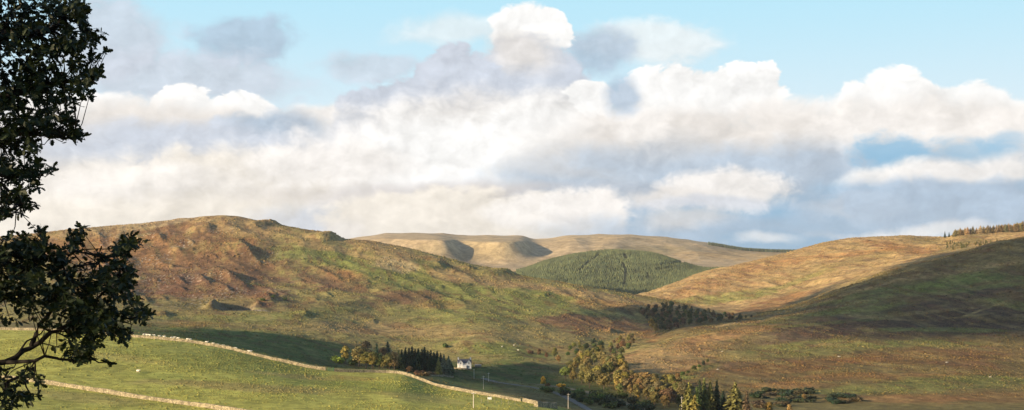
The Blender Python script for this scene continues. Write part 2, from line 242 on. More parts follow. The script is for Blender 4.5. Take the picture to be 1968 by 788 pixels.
def cover(px, D, z, X):
    x = (px-CX)/F*D; row = HY-z/D*F
    n = len(px)
    col = np.empty((n, 3))
    w = lambda a, b: sstep(a, b, D)[:, None]
    base = np.broadcast_to(np.array((.35, .345, .08)), (n, 3)).copy()            # pasture
    kw = X[:, LI['wall']]
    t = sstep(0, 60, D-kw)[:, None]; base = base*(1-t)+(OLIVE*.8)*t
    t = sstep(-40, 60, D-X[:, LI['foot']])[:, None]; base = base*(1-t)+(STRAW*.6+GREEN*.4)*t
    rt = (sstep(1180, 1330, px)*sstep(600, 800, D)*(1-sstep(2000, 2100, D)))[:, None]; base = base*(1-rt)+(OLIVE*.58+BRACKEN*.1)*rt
    t = w(2000, 2150); base = base*(1-t)+TAN*t
    t = w(3000, 3060)*(1-w(3950, 4050)); base = base*(1-t)+np.array((.07, .075, .035))*t
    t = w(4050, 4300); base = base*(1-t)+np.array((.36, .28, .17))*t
    col = base
    wx = fbm(x/60, D/90, 3, 101); wy = fbm(x/60+9, D/90, 3, 131); w2 = fbm(x/14, D/22, 3, 151)
    for (c, r, a, b, lean, cc, s, d0, d1) in PATCH:
        m = (D > d0-60) & (D < d1+60) & (np.abs(px-c) < a*1.9) & (np.abs(row-r-(px-c)*lean) < b*2.4)
        if not m.any(): continue
        u = (px[m]-c)/a+.45*wx[m]; v = (row[m]-r-(px[m]-c)*lean)/b+.55*wy[m]
        q = 1-np.sqrt(u*u+v*v)+.3*w2[m]
        t = (s*sstep(-.35, .38, q)*sstep(d0-50, d0+20, D[m])*(1-sstep(d1-20, d1+50, D[m])))[:, None]
        col[m] = col[m]*(1-t)+cc*t
    # streaks of rough grass and heather everywhere off the pasture
    rough = (sstep(560, 1000, D)*(1-sstep(3000, 3050, D)))
    st = fbm((x+.3*D)/16, (D-.3*x)/90, 3, 201)
    a = (rough*.5*sstep(.1, .65, st))[:, None]; col = col*(1-a)+HEATHER*.8*a
    a = (rough*.38*sstep(-.1, -.6, st))[:, None]; col = col*(1-a)+STRAW*a
    sp = gnoise(x/4.5, D/9., 231)+.6*gnoise(x/11, D/22., 232); a = (rough*.62*sstep(.22, .55, sp))[:, None]; col = col*(1-a)+col*np.array((.5, .55, .5))*a
    # pale stones and scree on the heathery face
    sc = gnoise(x/3.2, D/6.5, 261)*sstep(-.1, .4, fbm(x/90, D/120, 2, 271))
    a = (.8*sstep(.36, .5, sc)*sstep(1300, 1450, D)*(1-sstep(2050, 2150, D))*sstep(640, 420, px))[:, None]; col = col*(1-a)+np.array((.42, .37, .30))*a
    # quarry floor
    kr = X[:, LI['rise']]
    a = (.55*np.exp(-((px-500)/40)**2-((D-kr-34+(px-500)*.25)/14)**2)*(.6+.8*w2))[:, None]; a = np.clip(a, 0, .9); col = col*(1-a)+np.array((.5, .44, .36))*a
    a = np.clip(.9*np.exp(-((px-452)/34)**4-((D-kr-70)/34)**4), 0, .85)[:, None]; col = col*(1-a)+np.array((.13, .12, .13))*a  # quarry bite: slate grey, darkened to deepen its shade
    return np.clip(col, .01, .9)

def rows_of(a, b, n): return list(np.geomspace(a, b, n, endpoint=False))
DR = np.array(rows_of(4, 150, 24)+rows_of(150, 300, 30)+rows_of(300, 620, 190)+rows_of(620, 2450, 640)+rows_of(2450, 3100, 130)+rows_of(3100, 4600, 70)+rows_of(4600, 6500, 150)+rows_of(6500, 62000, 24)+[62000.])
PX = np.concatenate([np.linspace(-2600, -40, 150, endpoint=False), np.linspace(-40, 2010, 1040), np.linspace(2030, 4600, 130)])
nr, nc = len(DR), len(PX)
GP, GD = np.meshgrid(PX, DR)
gp, gd = GP.ravel(), GD.ravel()
gz = terrain(gp, gd)
KX = knots(PX)[0]
covers = np.empty((nr*nc, 3))
for a in range(0, nr, 40):
    s = slice(a*nc, min(nr, a+40)*nc); k = (s.stop-s.start)//nc
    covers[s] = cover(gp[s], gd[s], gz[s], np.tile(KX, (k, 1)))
verts = np.stack([(gp-CX)/F*gd, gd, gz], 1)
# which landform each cell belongs to
cD = .5*(GD[1:, 1:]+GD[:-1, :-1]); cP = .5*(GP[1:, 1:]+GP[:-1, :-1]); kc = KX[:-1]
reg = np.zeros(cD.shape, int)
reg[cD > kc[:, LI['wall']][None]] = 1
reg[cD > kc[:, LI['foot']][None]] = 2
bp = np.interp(cD, [700, 1050, 1300, 1500, 2100], [1230, 1190, 1290, 1440, 1500])
reg[(reg == 2) & (cP > bp)] = 3
reg[cD > kc[:, LI['glen']][None]] = 4
reg[cD > kc[:, LI['woodfoot']][None]] = 5
reg[cD > 4100] = 6
LM = [land_material('pasture_grass', 1.1, .35, .35, (.12, .135, .04), (.3, .27, .1)),
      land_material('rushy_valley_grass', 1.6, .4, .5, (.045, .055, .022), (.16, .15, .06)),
      land_material('heather_and_bent_grass', 2.6, .5, 1.3, (.07, .05, .03), (.3, .23, .12)),
      land_material('bracken_and_heather', 2.6, .45, 1.2, (.05, .035, .022), (.24, .18, .09)),
      land_material('moor_grass', 4., .35, 1.3, (.15, .09, .045), (.42, .31, .17)),
      land_material('forest_floor', 5., .4, 1., (.04, .04, .02), (.12, .12, .06)),
      land_material('far_hill_grass', 9., .3, 2.5, (.2, .15, .09), (.45, .36, .23))]
NAMES = ['pasture', 'valley_floor', 'hillside', 'hillside', 'moorland', 'forest_hill', 'far_hills']
idx = np.arange(nr*nc).reshape(nr, nc)
def sheet(name, mask, m):
    a = idx[:-1, :-1][mask]; b = idx[:-1, 1:][mask]; c = idx[1:, 1:][mask]; d = idx[1:, :-1][mask]
    q = np.stack([a, b, c, d], 1)
    u, inv = np.unique(q, return_inverse=True); inv = inv.reshape(q.shape)
    me = bpy.data.meshes.new(name); nf = len(q)
    me.vertices.add(len(u)); me.vertices.foreach_set('co', verts[u].astype(np.float32).ravel())
    me.loops.add(nf*4); me.loops.foreach_set('vertex_index', inv.astype(np.int32).ravel())
    me.polygons.add(nf); me.polygons.foreach_set('loop_start', np.arange(0, nf*4, 4, dtype=np.int32)); me.polygons.foreach_set('loop_total', np.full(nf, 4, np.int32))
    me.polygons.foreach_set('use_smooth', np.ones(nf, bool))
    me.update(calc_edges=True)
    ca = me.color_attributes.new('cover', 'FLOAT_COLOR', 'POINT')
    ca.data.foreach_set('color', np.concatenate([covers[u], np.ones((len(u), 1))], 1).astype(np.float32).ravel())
    me.materials.append(m)
    o = bpy.data.objects.new(name, me); C.objects.link(o); o['kind'] = 'structure'
    return o
LANDLAB = ['sunlit green and straw pasture on the near slope inside the long stone wall', 'shaded green valley floor below the near pasture wall', 'broad brown heather and green grass hill on the left, sloping down to the right', 'dark shaded heather hillside with rust bracken rising to the right edge', 'orange sunlit moor behind the dark right hillside', 'rounded hill under the conifer plantation', 'pale tan hills on the skyline with shaded combes']
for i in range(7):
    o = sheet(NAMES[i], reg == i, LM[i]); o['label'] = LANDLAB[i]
# the rise the camera stands on, behind it
me = bpy.data.meshes.new('ground')
gv = []; gf = []
gx = np.linspace(-3000, 3000, 41); gy = np.concatenate([np.linspace(-3000, -50, 20), np.array([-20., 0, 3.6])])
for j, y in enumerate(gy):
    for i, x in enumerate(gx): gv.append((x, y, -1.72+.015*min(y, 0)))
for j in range(len(gy)-1):
    for i in range(len(gx)-1):
        k = j*len(gx)+i; gf.append((k, k+1, k+1+len(gx), k+len(gx)))
me.from_pydata(gv, [], gf); 
ca = me.color_attributes.new('cover', 'FLOAT_COLOR', 'POINT')
for d in ca.data: d.color = (.12, .13, .04, 1)
me.materials.append(LM[0]); o = bpy.data.objects.new('ground', me); C.objects.link(o); o['kind'] = 'structure'; o['label'] = 'grassy rise at the viewpoint'

# ------------------------------------------------------------------ tussocks, rushes and bracken: real clumps standing on the slopes
def tussocks(name, label, n, p0, p1, d0, d1, r0, r1, h0, h1, seed, thick, keep=None):
    rs = np.random.RandomState(seed); px = rs.uniform(p0, p1, n); D = d0+(d1-d0)*rs.rand(n)**.9
    x = (px-CX)/F*D; w_ = fbm(x/38, D/60, 3, seed); ok = rs.rand(n) < sstep(-.5, .6, w_)*.9+.1
    if keep is not None: ok &= keep(px, D)
    px, D, x = px[ok], D[ok], x[ok]; n = len(px); z = terrain(px, D); cv = cover(px, D, z, knots(px)[0])
    r = rs.uniform(r0, r1, n)*(1+.6*(rs.rand(n) < .05))*np.clip(D/(.5*(d0+d1)), .5, 1.2); h = r*rs.uniform(h0, h1, n); k = 6
    a = np.arange(k)/k*2*np.pi+rs.rand(n, 1)*6; rr = r[:, None]*rs.uniform(.7, 1.25, (n, k))
    V = np.zeros((n, 2*k+1, 3)); V[:, :k, 0] = x[:, None]+np.cos(a)*rr; V[:, :k, 1] = D[:, None]+np.sin(a)*rr; V[:, :k, 2] = z[:, None]-.35*r[:, None]
    V[:, k:2*k, 0] = x[:, None]+np.cos(a)*rr*.75; V[:, k:2*k, 1] = D[:, None]+np.sin(a)*rr*.75; V[:, k:2*k, 2] = z[:, None]+h[:, None]*rs.uniform(.45, .8, (n, k))
    V[:, 2*k, 0] = x; V[:, 2*k, 1] = D; V[:, 2*k, 2] = z+h
    q = np.array([(i, (i+1) % k, k+(i+1) % k, k+i) for i in range(k)]); t = np.array([(k+i, k+(i+1) % k, 2*k) for i in range(k)])
    Q = (q[None]+np.arange(n)[:, None, None]*(2*k+1)).reshape(-1, 4); T = (t[None]+np.arange(n)[:, None, None]*(2*k+1)).reshape(-1, 3)
    me = bpy.data.meshes.new(name); me.vertices.add(V.shape[0]*V.shape[1]); me.vertices.foreach_set('co', V.astype(np.float32).ravel())
    me.loops.add(Q.size+T.size); me.loops.foreach_set('vertex_index', np.concatenate([Q.ravel(), T.ravel()]).astype(np.int32))
    me.polygons.add(len(Q)+len(T)); me.polygons.foreach_set('loop_start', np.concatenate([np.arange(len(Q))*4, len(Q)*4+np.arange(len(T))*3]).astype(np.int32)); me.polygons.foreach_set('loop_total', np.concatenate([np.full(len(Q), 4), np.full(len(T), 3)]).astype(np.int32))
    me.polygons.foreach_set('use_smooth', np.ones(len(Q)+len(T), bool)); me.update(calc_edges=True)
    u = rs.rand(n, 1); c = cv*rs.uniform(.5, .95, (n, 1)); c = np.where(u < .25, c*.7+STRAW*.22, np.where(u < .45, c*.7+BRACKEN*.18, c))
    c = np.repeat(c, 2*k+1, axis=0); ca = me.color_attributes.new('cover', 'FLOAT_COLOR', 'POINT'); ca.data.foreach_set('color', np.concatenate([c, np.ones((len(c), 1))], 1).astype(np.float32).ravel())
    me.materials.append(TM); o = bpy.data.objects.new(name, me); C.objects.link(o); o['kind'] = 'stuff'; o['category'] = 'grass'; o['label'] = label
TM, nt_, b_ = mat('tussock'); b_.inputs['Roughness'].default_value = .9; b_.inputs['Specular IOR Level'].default_value = .08
a_ = N(nt_, 'ShaderNodeAttribute'); a_.attribute_name = 'cover'; g_ = N(nt_, 'ShaderNodeNewGeometry'); n_ = noise_node(nt_, g_.outputs['Position'], 1.7, 3, .6)
nt_.links.new(mixc(nt_, 1., a_.outputs['Color'], ramp(nt_, n_.outputs[0], .3, .7, .7, 1.25), 'MULTIPLY'), b_.inputs['Base Color'])
tussocks('hill_tussocks', 'clumps of bracken, bent grass and heather over the left hillside', 60000, -40, 1330, 1020, 2230, .5, 1.5, .35, .8, 1, 0, lambda p, d: (d > np.interp(p, [0, 850, 1000, 1330], [1020, 1020, 1020, 1400])) )
tussocks('slope_tussocks', 'clumps of heather, rushes and bracken over the right hillside', 50000, 1180, 2040, 760, 1850, .45, 1.3, .35, .8, 2, 0, lambda p, d: (p > np.interp(d, [700, 1050, 1300, 1500, 2100], [1330, 1230, 1300, 1450, 1500])))
tussocks('moor_tussocks', 'clumps of pale grass over the sunlit moor', 26000, 1240, 2040, 2250, 2950, .8, 2., .3, .6, 3, 0)
tussocks('pasture_tufts', 'rough grass tufts in the near pasture', 36000, -40, 1120, 300, 530, .12, .38, .35, .7, 4, 0, lambda p, d: d < knots(p)[0][:, LI['wall']]-3)
tussocks('valley_rushes', 'rushes and rough grass on the valley floor', 16000, 200, 1240, 540, 1020, .25, .7, .4, .8, 5, 0)
# ------------------------------------------------------------------ building blocks
class MB:
    def __init__(s): s.v = []; s.f = []; s.mi = []
    def quad(s, a, b, c, d, m=0): k = len(s.v); s.v += [a, b, c, d]; s.f.append((k, k+1, k+2, k+3)); s.mi.append(m)
    def poly(s, pts, m=0): k = len(s.v); s.v += list(pts); s.f.append(tuple(range(k, k+len(pts)))); s.mi.append(m)
    def box(s, x0, x1, y0, y1, z0, z1, m=0):
        k = len(s.v); s.v += [(x0, y0, z0), (x1, y0, z0), (x1, y1, z0), (x0, y1, z0), (x0, y0, z1), (x1, y0, z1), (x1, y1, z1), (x0, y1, z1)]
        for f in ((0, 3, 2, 1), (4, 5, 6, 7), (0, 1, 5, 4), (1, 2, 6, 5), (2, 3, 7, 6), (3, 0, 4, 7)): s.f.append(tuple(k+i for i in f)); s.mi.append(m)
    def prism(s, prof, y0, y1, m=0):       # profile in x,z pushed along y
        k = len(s.v); n = len(prof)
        s.v += [(x, y0, z) for x, z in prof]+[(x, y1, z) for x, z in prof]
        s.f.append(tuple(k+i for i in range(n))); s.f.append(tuple(k+n+i for i in reversed(range(n))))
        for i in range(n): j = (i+1) % n; s.f.append((k+i, k+n+i, k+n+j, k+j))
        s.mi += [m]*(n+2)
    def tube(s, pts, rad, seg=6, m=0):
        P = [np.array(p, float) for p in pts]; k = len(s.v); n = len(P)
        for i, p in enumerate(P):
            d = P[min(i+1, n-1)]-P[max(i-1, 0)]; d = d/(np.linalg.norm(d)+1e-9)
            a = np.cross(d, (0, 0, 1.) if abs(d[2]) < .9 else (1., 0, 0)); a /= np.linalg.norm(a); b = np.cross(d, a)
            for q in range(seg):
                t = 2*math.pi*q/seg; s.v.append(tuple(p+rad[i]*(math.cos(t)*a+math.sin(t)*b)))
        for i in range(n-1):
            for q in range(seg):
                r = (q+1) % seg; s.f.append((k+i*seg+q, k+i*seg+r, k+(i+1)*seg+r, k+(i+1)*seg+q)); s.mi.append(m)
        s.f.append(tuple(k+(n-1)*seg+q for q in range(seg))); s.mi.append(m)
        s.f.append(tuple(k+q for q in reversed(range(seg)))); s.mi.append(m)
    def mesh(s, name, mats, smooth=False):
        me = bpy.data.meshes.new(name); me.from_pydata([tuple(map(float, v)) for v in s.v], [], s.f)
        for m in (mats if isinstance(mats, (list, tuple)) else [mats]): me.materials.append(m)
        me.polygons.foreach_set('material_index', s.mi)
        if smooth: me.polygons.foreach_set('use_smooth', [True]*len(s.f))
        me.update(); return me
    def build(s, name, mats, parent=None, smooth=False):
        return link(name, s.mesh(name, mats, smooth), parent)
def link(name, me, parent=None):
    o = bpy.data.objects.new(name, me); C.objects.link(o)
    if parent is not None: o.parent = parent
    return o
def tag(o, label, cat, group=None, kind=None):
    o['label'] = label; o['category'] = cat
    if group: o['group'] = group
    if kind: o['kind'] = kind
    return o
def empty(name, loc, rz=0., sc=1.):
    o = bpy.data.objects.new(name, None); C.objects.link(o); o.location = loc; o.rotation_euler = (0, 0, rz)
    o.scale = (sc, sc, sc) if not isinstance(sc, tuple) else sc; o.empty_display_size = .1
    return o
def plain(name, c, rough=.8, var=.25, scale=3., bump=0.):
    m, nt, b = mat(name); b.inputs['Roughness'].default_value = rough
    tcn = N(nt, 'ShaderNodeTexCoord'); n = noise_node(nt, tcn.outputs['Object'], scale, 5, .65)
    v = ramp(nt, n.outputs[0], .25, .75, 1-var, 1+var); nt.links.new(mixc(nt, 1., c, v, 'MULTIPLY'), b.inputs['Base Color'])
    if bump:
        bp = N(nt, 'ShaderNodeBump', Distance=bump); nt.links.new(n.outputs[0], bp.inputs['Height']); nt.links.new(bp.outputs[0], b.inputs['Normal'])
    return m
def crown_mat(name, scale):
    m, nt, b = mat(name); b.inputs['Roughness'].default_value = .75; b.inputs['Specular IOR Level'].default_value = .15
    oi = N(nt, 'ShaderNodeObjectInfo'); geo = N(nt, 'ShaderNodeNewGeometry')
    n = noise_node(nt, geo.outputs['Position'], scale, 3, .6)
    v = math_(nt, 'MULTIPLY', ramp(nt, n.outputs[0], .3, .7, .62, 1.35), ramp(nt, geo.outputs['Random Per Island'], 0, 1, .7, 1.3))
    nt.links.new(mixc(nt, 1., oi.outputs['Color'], v, 'MULTIPLY'), b.inputs['Base Color'])
    return m
M_LEAF = crown_mat('autumn_leaves', .5); M_NEEDLE = crown_mat('conifer_needles', .5)
M_BARK = plain('bark', (.12, .09, .065), .9, .35, 2., .05); M_STONE = None

# ------------------------------------------------------------------ trees: a few of each kind, then copies
rnd = random.Random(7)
def rv(r=1.): return np.array([rnd.gauss(0, r), rnd.gauss(0, r), rnd.gauss(0, r)])
def unit(v): return v/(np.linalg.norm(v)+1e-9)
def leafquad(mb, p, nrm, s, asp=1.):
    nrm = unit(nrm); a = unit(np.cross(nrm, rv())); b = np.cross(nrm, a)
    a = a*s*asp; b = b*s
    j = lambda: rnd.uniform(.6, 1.25)
    mb.quad(tuple(p-a*j()-b*j()*.4), tuple(p+a*j()*.3-b*j()), tuple(p+a*j()+b*j()*.4), tuple(p-a*j()*.3+b*j()))
def broad_proto(n_lobe, wide, nq, q):
    """12 m tree: trunk with limbs, crown of leaf clumps on overlapping lobes"""
    t = MB(); c = MB(); H = 12.
    t.tube([(0, 0, -1.), (.1, 0, 2.), (-.1, .1, 5.), (.1, 0, 8.5)], [.36, .28, .2, .08], 7)
    lobes = []
    for i in range(n_lobe):
        a = i*2.4+rnd.uniform(-.4, .4); z = 3.6+6.2*(i+.5)/n_lobe+rnd.uniform(-.5, .5)
        rr = wide*(1-.55*abs((z-6.)/6.))*rnd.uniform(.5, .95)*(0 if i == n_lobe-1 else 1)
        p = np.array([math.cos(a)*rr, math.sin(a)*rr, z]); r = rnd.uniform(1.5, 2.3)*(.7+.12*wide)
        lobes.append((p, r)); t.tube([(0, 0, z*.45), tuple(p*np.array([.5, .5, .8])), tuple(p)], [.14, .09, .04], 5)
    for k in range(nq):
        p, r = rnd.choice(lobes); d = unit(rv()); d[2] = d[2] if d[2] > -.5 else -d[2]
        rad = r*(rnd.uniform(.8, 1.08) if rnd.random() < .8 else rnd.uniform(.2, .8))
        pos = p+d*rad*np.array([1, 1, .85])
        if pos[2] < 1.3: continue
        leafquad(c, pos, d+rv(.45), q*rnd.uniform(.6, 1.3))
    return t.mesh('trunk', M_BARK, True), c.mesh('crown', M_LEAF)
def conifer_proto(wid, levels, droop, open_=0.):
    """18 m spruce: whorls of drooping boughs"""
    t = MB(); c = MB(); H = 18.
    t.tube([(0, 0, -1.5), (0, 0, 6), (0, 0, 12), (0, 0, H*.985)], [.32, .25, .14, .03], 7)
    for l in range(levels):
        f = (l+.5)/levels; z = H*(.05+.94*f); r = wid*((1-f)**.8)*rnd.uniform(.8, 1.12)*(.75+.25*min(1, f*6))+.12
        nb = max(4, int(11-6*f)); off = rnd.uniform(0, 6)
        for b in range(nb):
            if rnd.random() < open_: continue
            a = off+b*2*math.pi/nb+rnd.uniform(-.25, .25); L = r*rnd.uniform(.7, 1.15); d = np.array([math.cos(a), math.sin(a), 0]); sd = np.array([-d[1], d[0], 0])
            steps = 3 if L > 1 else 2
            for k in range(steps):
                u0, u1 = k/steps, (k+1)/steps
                w0, w1 = .42*L*(1-u0*.75)+.1, .42*L*(1-u1*.8)+.04
                tw = rnd.uniform(-.5, .5)
                p0 = d*L*u0+np.array([0, 0, z+.35-droop*L*u0**1.4]); p1 = d*L*u1*1.04+np.array([0, 0, z+.3-droop*L*u1**1.4-rnd.uniform(0, .25)])
                up = np.array([0, 0, tw*w0])
                c.quad(tuple(p0-sd*w0*.6-up), tuple(p1-sd*w1-up-(0, 0, .15)), tuple(p1+sd*w1+up-(0, 0, .15)), tuple(p0+sd*w0*.6+up))
                if rnd.random() < .8: leafquad(c, p1+sd*rnd.uniform(-.5, .5)*w0-(0, 0, .2), d+rv(.5)+(0, 0, .3), .28*rnd.uniform(.7, 1.4)+.05*L)
    return t.mesh('trunk', M_BARK, True), c.mesh('crown', M_NEEDLE)
def shrub_proto(nq):
    t = MB(); c = MB()
    for i in range(5):
        a = i*1.3; t.tube([(0, 0, -.4), (.4*math.cos(a), .4*math.sin(a), .9), (.8*math.cos(a), .8*math.sin(a), 1.8)], [.07, .05, .02], 4)
    lobes = [(np.array([rnd.uniform(-1.3, 1.3), rnd.uniform(-1.1, 1.1), rnd.uniform(.8, 1.9)]), rnd.uniform(.7, 1.2)) for _ in range(6)]
    for k in range(nq):
        p, r = rnd.choice(lobes); d = unit(rv()); pos = p+d*r*rnd.uniform(.6, 1.08)
        if pos[2] < 0: pos[2] = abs(pos[2])*.5
        leafquad(c, pos, d+rv(.5), .26*rnd.uniform(.6, 1.4))
    return t.mesh('stem', M_BARK, True), c.mesh('foliage', M_LEAF)
BROAD = [broad_proto(8, 2.6, 1500, .34), broad_proto(9, 3.1, 1700, .36), broad_proto(7, 2.2, 1200, .32), broad_proto(10, 3.6, 1800, .38)]
SPRUCE = [conifer_proto(3.2, 30, .45), conifer_proto(2.6, 32, .5), conifer_proto(4.0, 30, .4, .05), conifer_proto(3.4, 26, .35, .18)]
LARCH = [conifer_proto(3.6, 24, .2, .12), conifer_proto(3.2, 22, .2, .18)]
SHRUB = [shrub_proto(420), shrub_proto(360)]
KIND = {'b': (BROAD, 12., 'broadleaf_tree', 'tree'), 'c': (SPRUCE, 18., 'conifer_tree', 'tree'), 'l': (LARCH, 18., 'larch_tree', 'tree'), 's': (SHRUB, 2.8, 'shrub', 'shrub')}
def plant(kind, x, y, height, tint, label, group, wid=1., var=None, z=None):
    protos, H, nm, cat = KIND[kind]
    tm, cm = protos[var if var is not None else rnd.randrange(len(protos))]
    s = height/H; r = empty(nm, (x, y, (ground_xy(x, y) if z is None else z)), rnd.uniform(0, 6.28), (s*wid, s*wid, s))
    tag(r, label, cat, group)
    a = link(tm.name.split('.')[0], tm, r); b = link(cm.name.split('.')[0], cm, r)
    j = lambda v: max(.008, v*rnd.uniform(.88, 1.12))
    b.color = (j(tint[0]), j(tint[1]), j(tint[2]), 1)
    return r
def plant_px(kind, px, row, hpx, tint, label, group, lo, hi, wid=1., var=None):
    D = hit(px, row, lo, hi); return plant(kind, (px-CX)/F*D, D, hpx*D/F, tint, label, group, wid, var)
GOLD = (.235, .185, .045); OCH = (.205, .15, .055); RUS = (.19, .11, .05); LGR = (.13, .15, .04); MGR = (.07, .10, .03); DGR = (.028, .045, .022); LIME = (.26, .30, .04); GRG = (.09, .11, .065); BRN = (.12, .08, .045); YEL = (.42, .30, .04); OLV = (.15, .14, .04)
G_ = 'trees of the grove beside the white house'
for a in [
 ('s', 652, 698, 15, LIME, 'bright lime bush at the left tip of the grove', 1.1),
 ('b', 664, 699, 32, GOLD, 'golden pointed tree standing apart at the left end of the grove', .75),
 ('s', 678, 702, 14, MGR, 'dull green bush between the golden pointed tree and the main grove', 1.1),
 ('b', 690, 704, 38, OCH, 'rusty orange tree at the left edge of the main grove', .8),
 ('b', 703, 700, 42, BRN, 'brown thin-topped tree behind the orange tree of the grove', .8),
 ('b', 704, 709, 32, GOLD, 'broad golden tree low at the front left of the grove', 1.),
 ('b', 716, 711, 33, GOLD, 'tallest golden tree in the front row of the grove', .95),
 ('c', 724, 703, 44, GRG, 'grey green conifer rising behind the golden front row', 1.),
 ('b', 729, 712, 30, LGR, 'light green leafy tree in the front row of the grove', .9),
 ('b', 737, 706, 36, BRN, 'brown half bare tree in the middle of the grove', .8),
 ('c', 745, 706, 50, GRG, 'tallest blue green pine of the grove', 1.2),
 ('b', 748, 714, 34, GOLD, 'golden tree in front of the tall blue green pine', .9),
 ('b', 758, 715, 36, OCH, 'ochre tree at the right end of the golden front row', .85),
 ('l', 766, 712, 40, OLV, 'narrow olive tree where the golden trees meet the dark spruces', 1.),
 ('b', 787, 719, 15, RUS, 'small round rust brown tree in front of the dark spruces', 1.1),
 ('c', 806, 714, 20, OLV, 'small golden green cone-shaped tree in front of the dark spruces', 1.),
 ('s', 803, 721, 10, RUS, 'russet shrub at the foot of the small golden cone-shaped tree', 1.3),
 ('s', 815, 722, 10, RUS, 'russet shrub by the low wall right of the small golden tree', 1.3),
 ('s', 829, 722, 10, BRN, 'brown shrub near the right end of the dark spruces', 1.),
 ('c', 843, 722, 36, OLV, 'olive spruce on the sunny side of the pair left of the house', .9),
 ('c', 853, 722, 42, GRG, 'tall grey green spruce nearest the white house', 1.1),
 ('c', 862, 721, 38, GRG, 'second grey green spruce, right of the tallest one near the house', 1.),
 ('c', 868, 720, 24, MGR, 'short green spruce at the right end of the grove', 1.)]:
    plant_px(a[0], a[1], a[2], a[3]*(1.12 if a[0] == 'b' else 1), tuple(c*1.35 for c in a[4]), a[5], G_, 700, 960, a[6]*(1.5 if a[0] in 'cl' else 1.3))
for px, row, h in [(772, 711, 40), (779, 713, 45), (786, 710, 42), (792, 711, 46), (798, 712, 42), (804, 713, 44), (811, 710, 40), (816, 710, 44), (822, 711, 38), (828, 712, 40), (834, 713, 37), (840, 709, 36), (775, 716, 34), (793, 715, 36), (812, 714, 34), (826, 716, 32), (847, 711, 34)]:
    plant_px('c', px, row, h, DGR, 'dark spruce in the dense shaded middle of the grove left of the house', 'dark spruces of the grove', 700, 905, 1.6)

def inside(x, y, poly):
    r = False; n = len(poly)
    for i in range(n):
        x1, y1 = poly[i]; x2, y2 = poly[(i+1) % n]
        if (y1 > y) != (y2 > y) and x < (x2-x1)*(y-y1)/(y2-y1)+x1: r = not r
    return r
def scatter(poly, lo, hi, gap, nmax, tries=4000):
    xs = [p[0] for p in poly]; ys = [p[1] for p in poly]; out = []
    for _ in range(tries):
        px, py = rnd.uniform(min(xs), max(xs)), rnd.uniform(min(ys), max(ys))
        if not inside(px, py, poly): continue
        D = hit(px, py, lo, hi, 120); x = (px-CX)/F*D
        if all((x-a)**2+((D-b)*.8)**2 > gap*gap for a, b, _, _ in out):
            out.append((x, D, px, py))
            if len(out) >= nmax: break
    return out
# golden stream wood
SG = 'autumn trees along the stream'
for a in [('b', 1044, 742, 20, YEL, 'small bright yellow tree standing alone left of the stream wood', .75), ('s', 1052, 742, 7, RUS, 'little orange bush beside the bright yellow tree', 1.2), ('s', 1080, 744, 9, YEL, 'low yellow bush at the left foot of the stream wood', 1.5),
          ('b', 1087, 728, 26, LGR, 'round green tree on the left edge of the golden stream wood', 1.25), ('b', 1066, 690, 24, LGR, 'bright green tree at the top left of the stream wood', 1.), ('b', 1073, 699, 18, OCH, 'orange round tree just below the bright green one', 1.1),
          ('b', 1226, 772, 14, YEL, 'small yellow tree low in the brown end of the stream wood', 1.), ('b', 1285, 782, 38, BRN, 'large brown dome-shaped tree left of the tall spruces', 1.3), ('b', 1050, 690, 14, BRN, 'thin brown tree up the bank left of the bright green tree', .8), ('b', 1036, 684, 16, BRN, 'bare brown tree highest on the bank left of the stream', .7)]:
    plant_px(a[0], a[1], a[2], a[3], a[4], a[5], SG, 600, 1100, a[6])
for x, y, px, py in scatter([(1092, 705), (1120, 690), (1170, 690), (1205, 715), (1215, 745), (1190, 757), (1140, 748), (1095, 742)], 620, 1060, 6.0, 56):
    plant('b', x, y, rnd.uniform(8, 12.5), rnd.choice([GOLD, (.18, .15, .05), OCH, OLV, (.2, .15, .055), (.13, .12, .045)]), 'golden leafy tree in the thick of the stream wood', SG, rnd.uniform(.9, 1.15))
for x, y, px, py in scatter([(1185, 734), (1240, 740), (1300, 750), (1325, 780), (1270, 785), (1215, 770), (1170, 760)], 600, 900, 5.2, 60):
    plant('b', x, y, rnd.uniform(7, 11.5), rnd.choice([OCH, (.17, .13, .05), (.14, .11, .05), (.16, .15, .05)]), 'orange brown tree in the lower right end of the stream wood', SG, rnd.uniform(.9, 1.15))
for x, y, px, py in scatter([(1165, 672), (1185, 655), (1215, 648), (1218, 664), (1196, 684), (1168, 692)], 900, 1500, 6, 24):
    plant('b', x, y, rnd.uniform(5, 9), rnd.choice([BRN, OLV, RUS, MGR]), 'small brown tree in the narrow cleft above the stream wood', SG, 1.1)
for x, y, px, py in scatter([(1085, 668), (1150, 660), (1165, 680), (1120, 690), (1085, 686)], 900, 1400, 6.5, 24):
    plant('b', x, y, rnd.uniform(4.5, 8), rnd.choice([MGR, DGR, OLV]), 'dark green small tree at the upper edge of the stream wood', SG, 1.2)
for x, y, px, py in scatter([(1040, 748), (1130, 758), (1200, 765), (1260, 780), (1240, 795), (1150, 782), (1090, 765)], 560, 900, 5.5, 34):
    plant('s', x, y, rnd.uniform(2.6, 4.6), rnd.choice([DGR, DGR, MGR]), 'dark green streamside shrub in shade below the golden wood', 'dark shrubs below the stream wood', 1.3)
for x, y, px, py in scatter([(1205, 728), (1240, 732), (1320, 745), (1335, 765), (1300, 768), (1240, 752)], 620, 1000, 6., 26):
    plant('b', x, y, rnd.uniform(5, 8.5), rnd.choice([GOLD, OLV, (.16, .13, .05), MGR]), 'small olive gold tree along the upper edge of the lower stream wood', SG, 1.2)
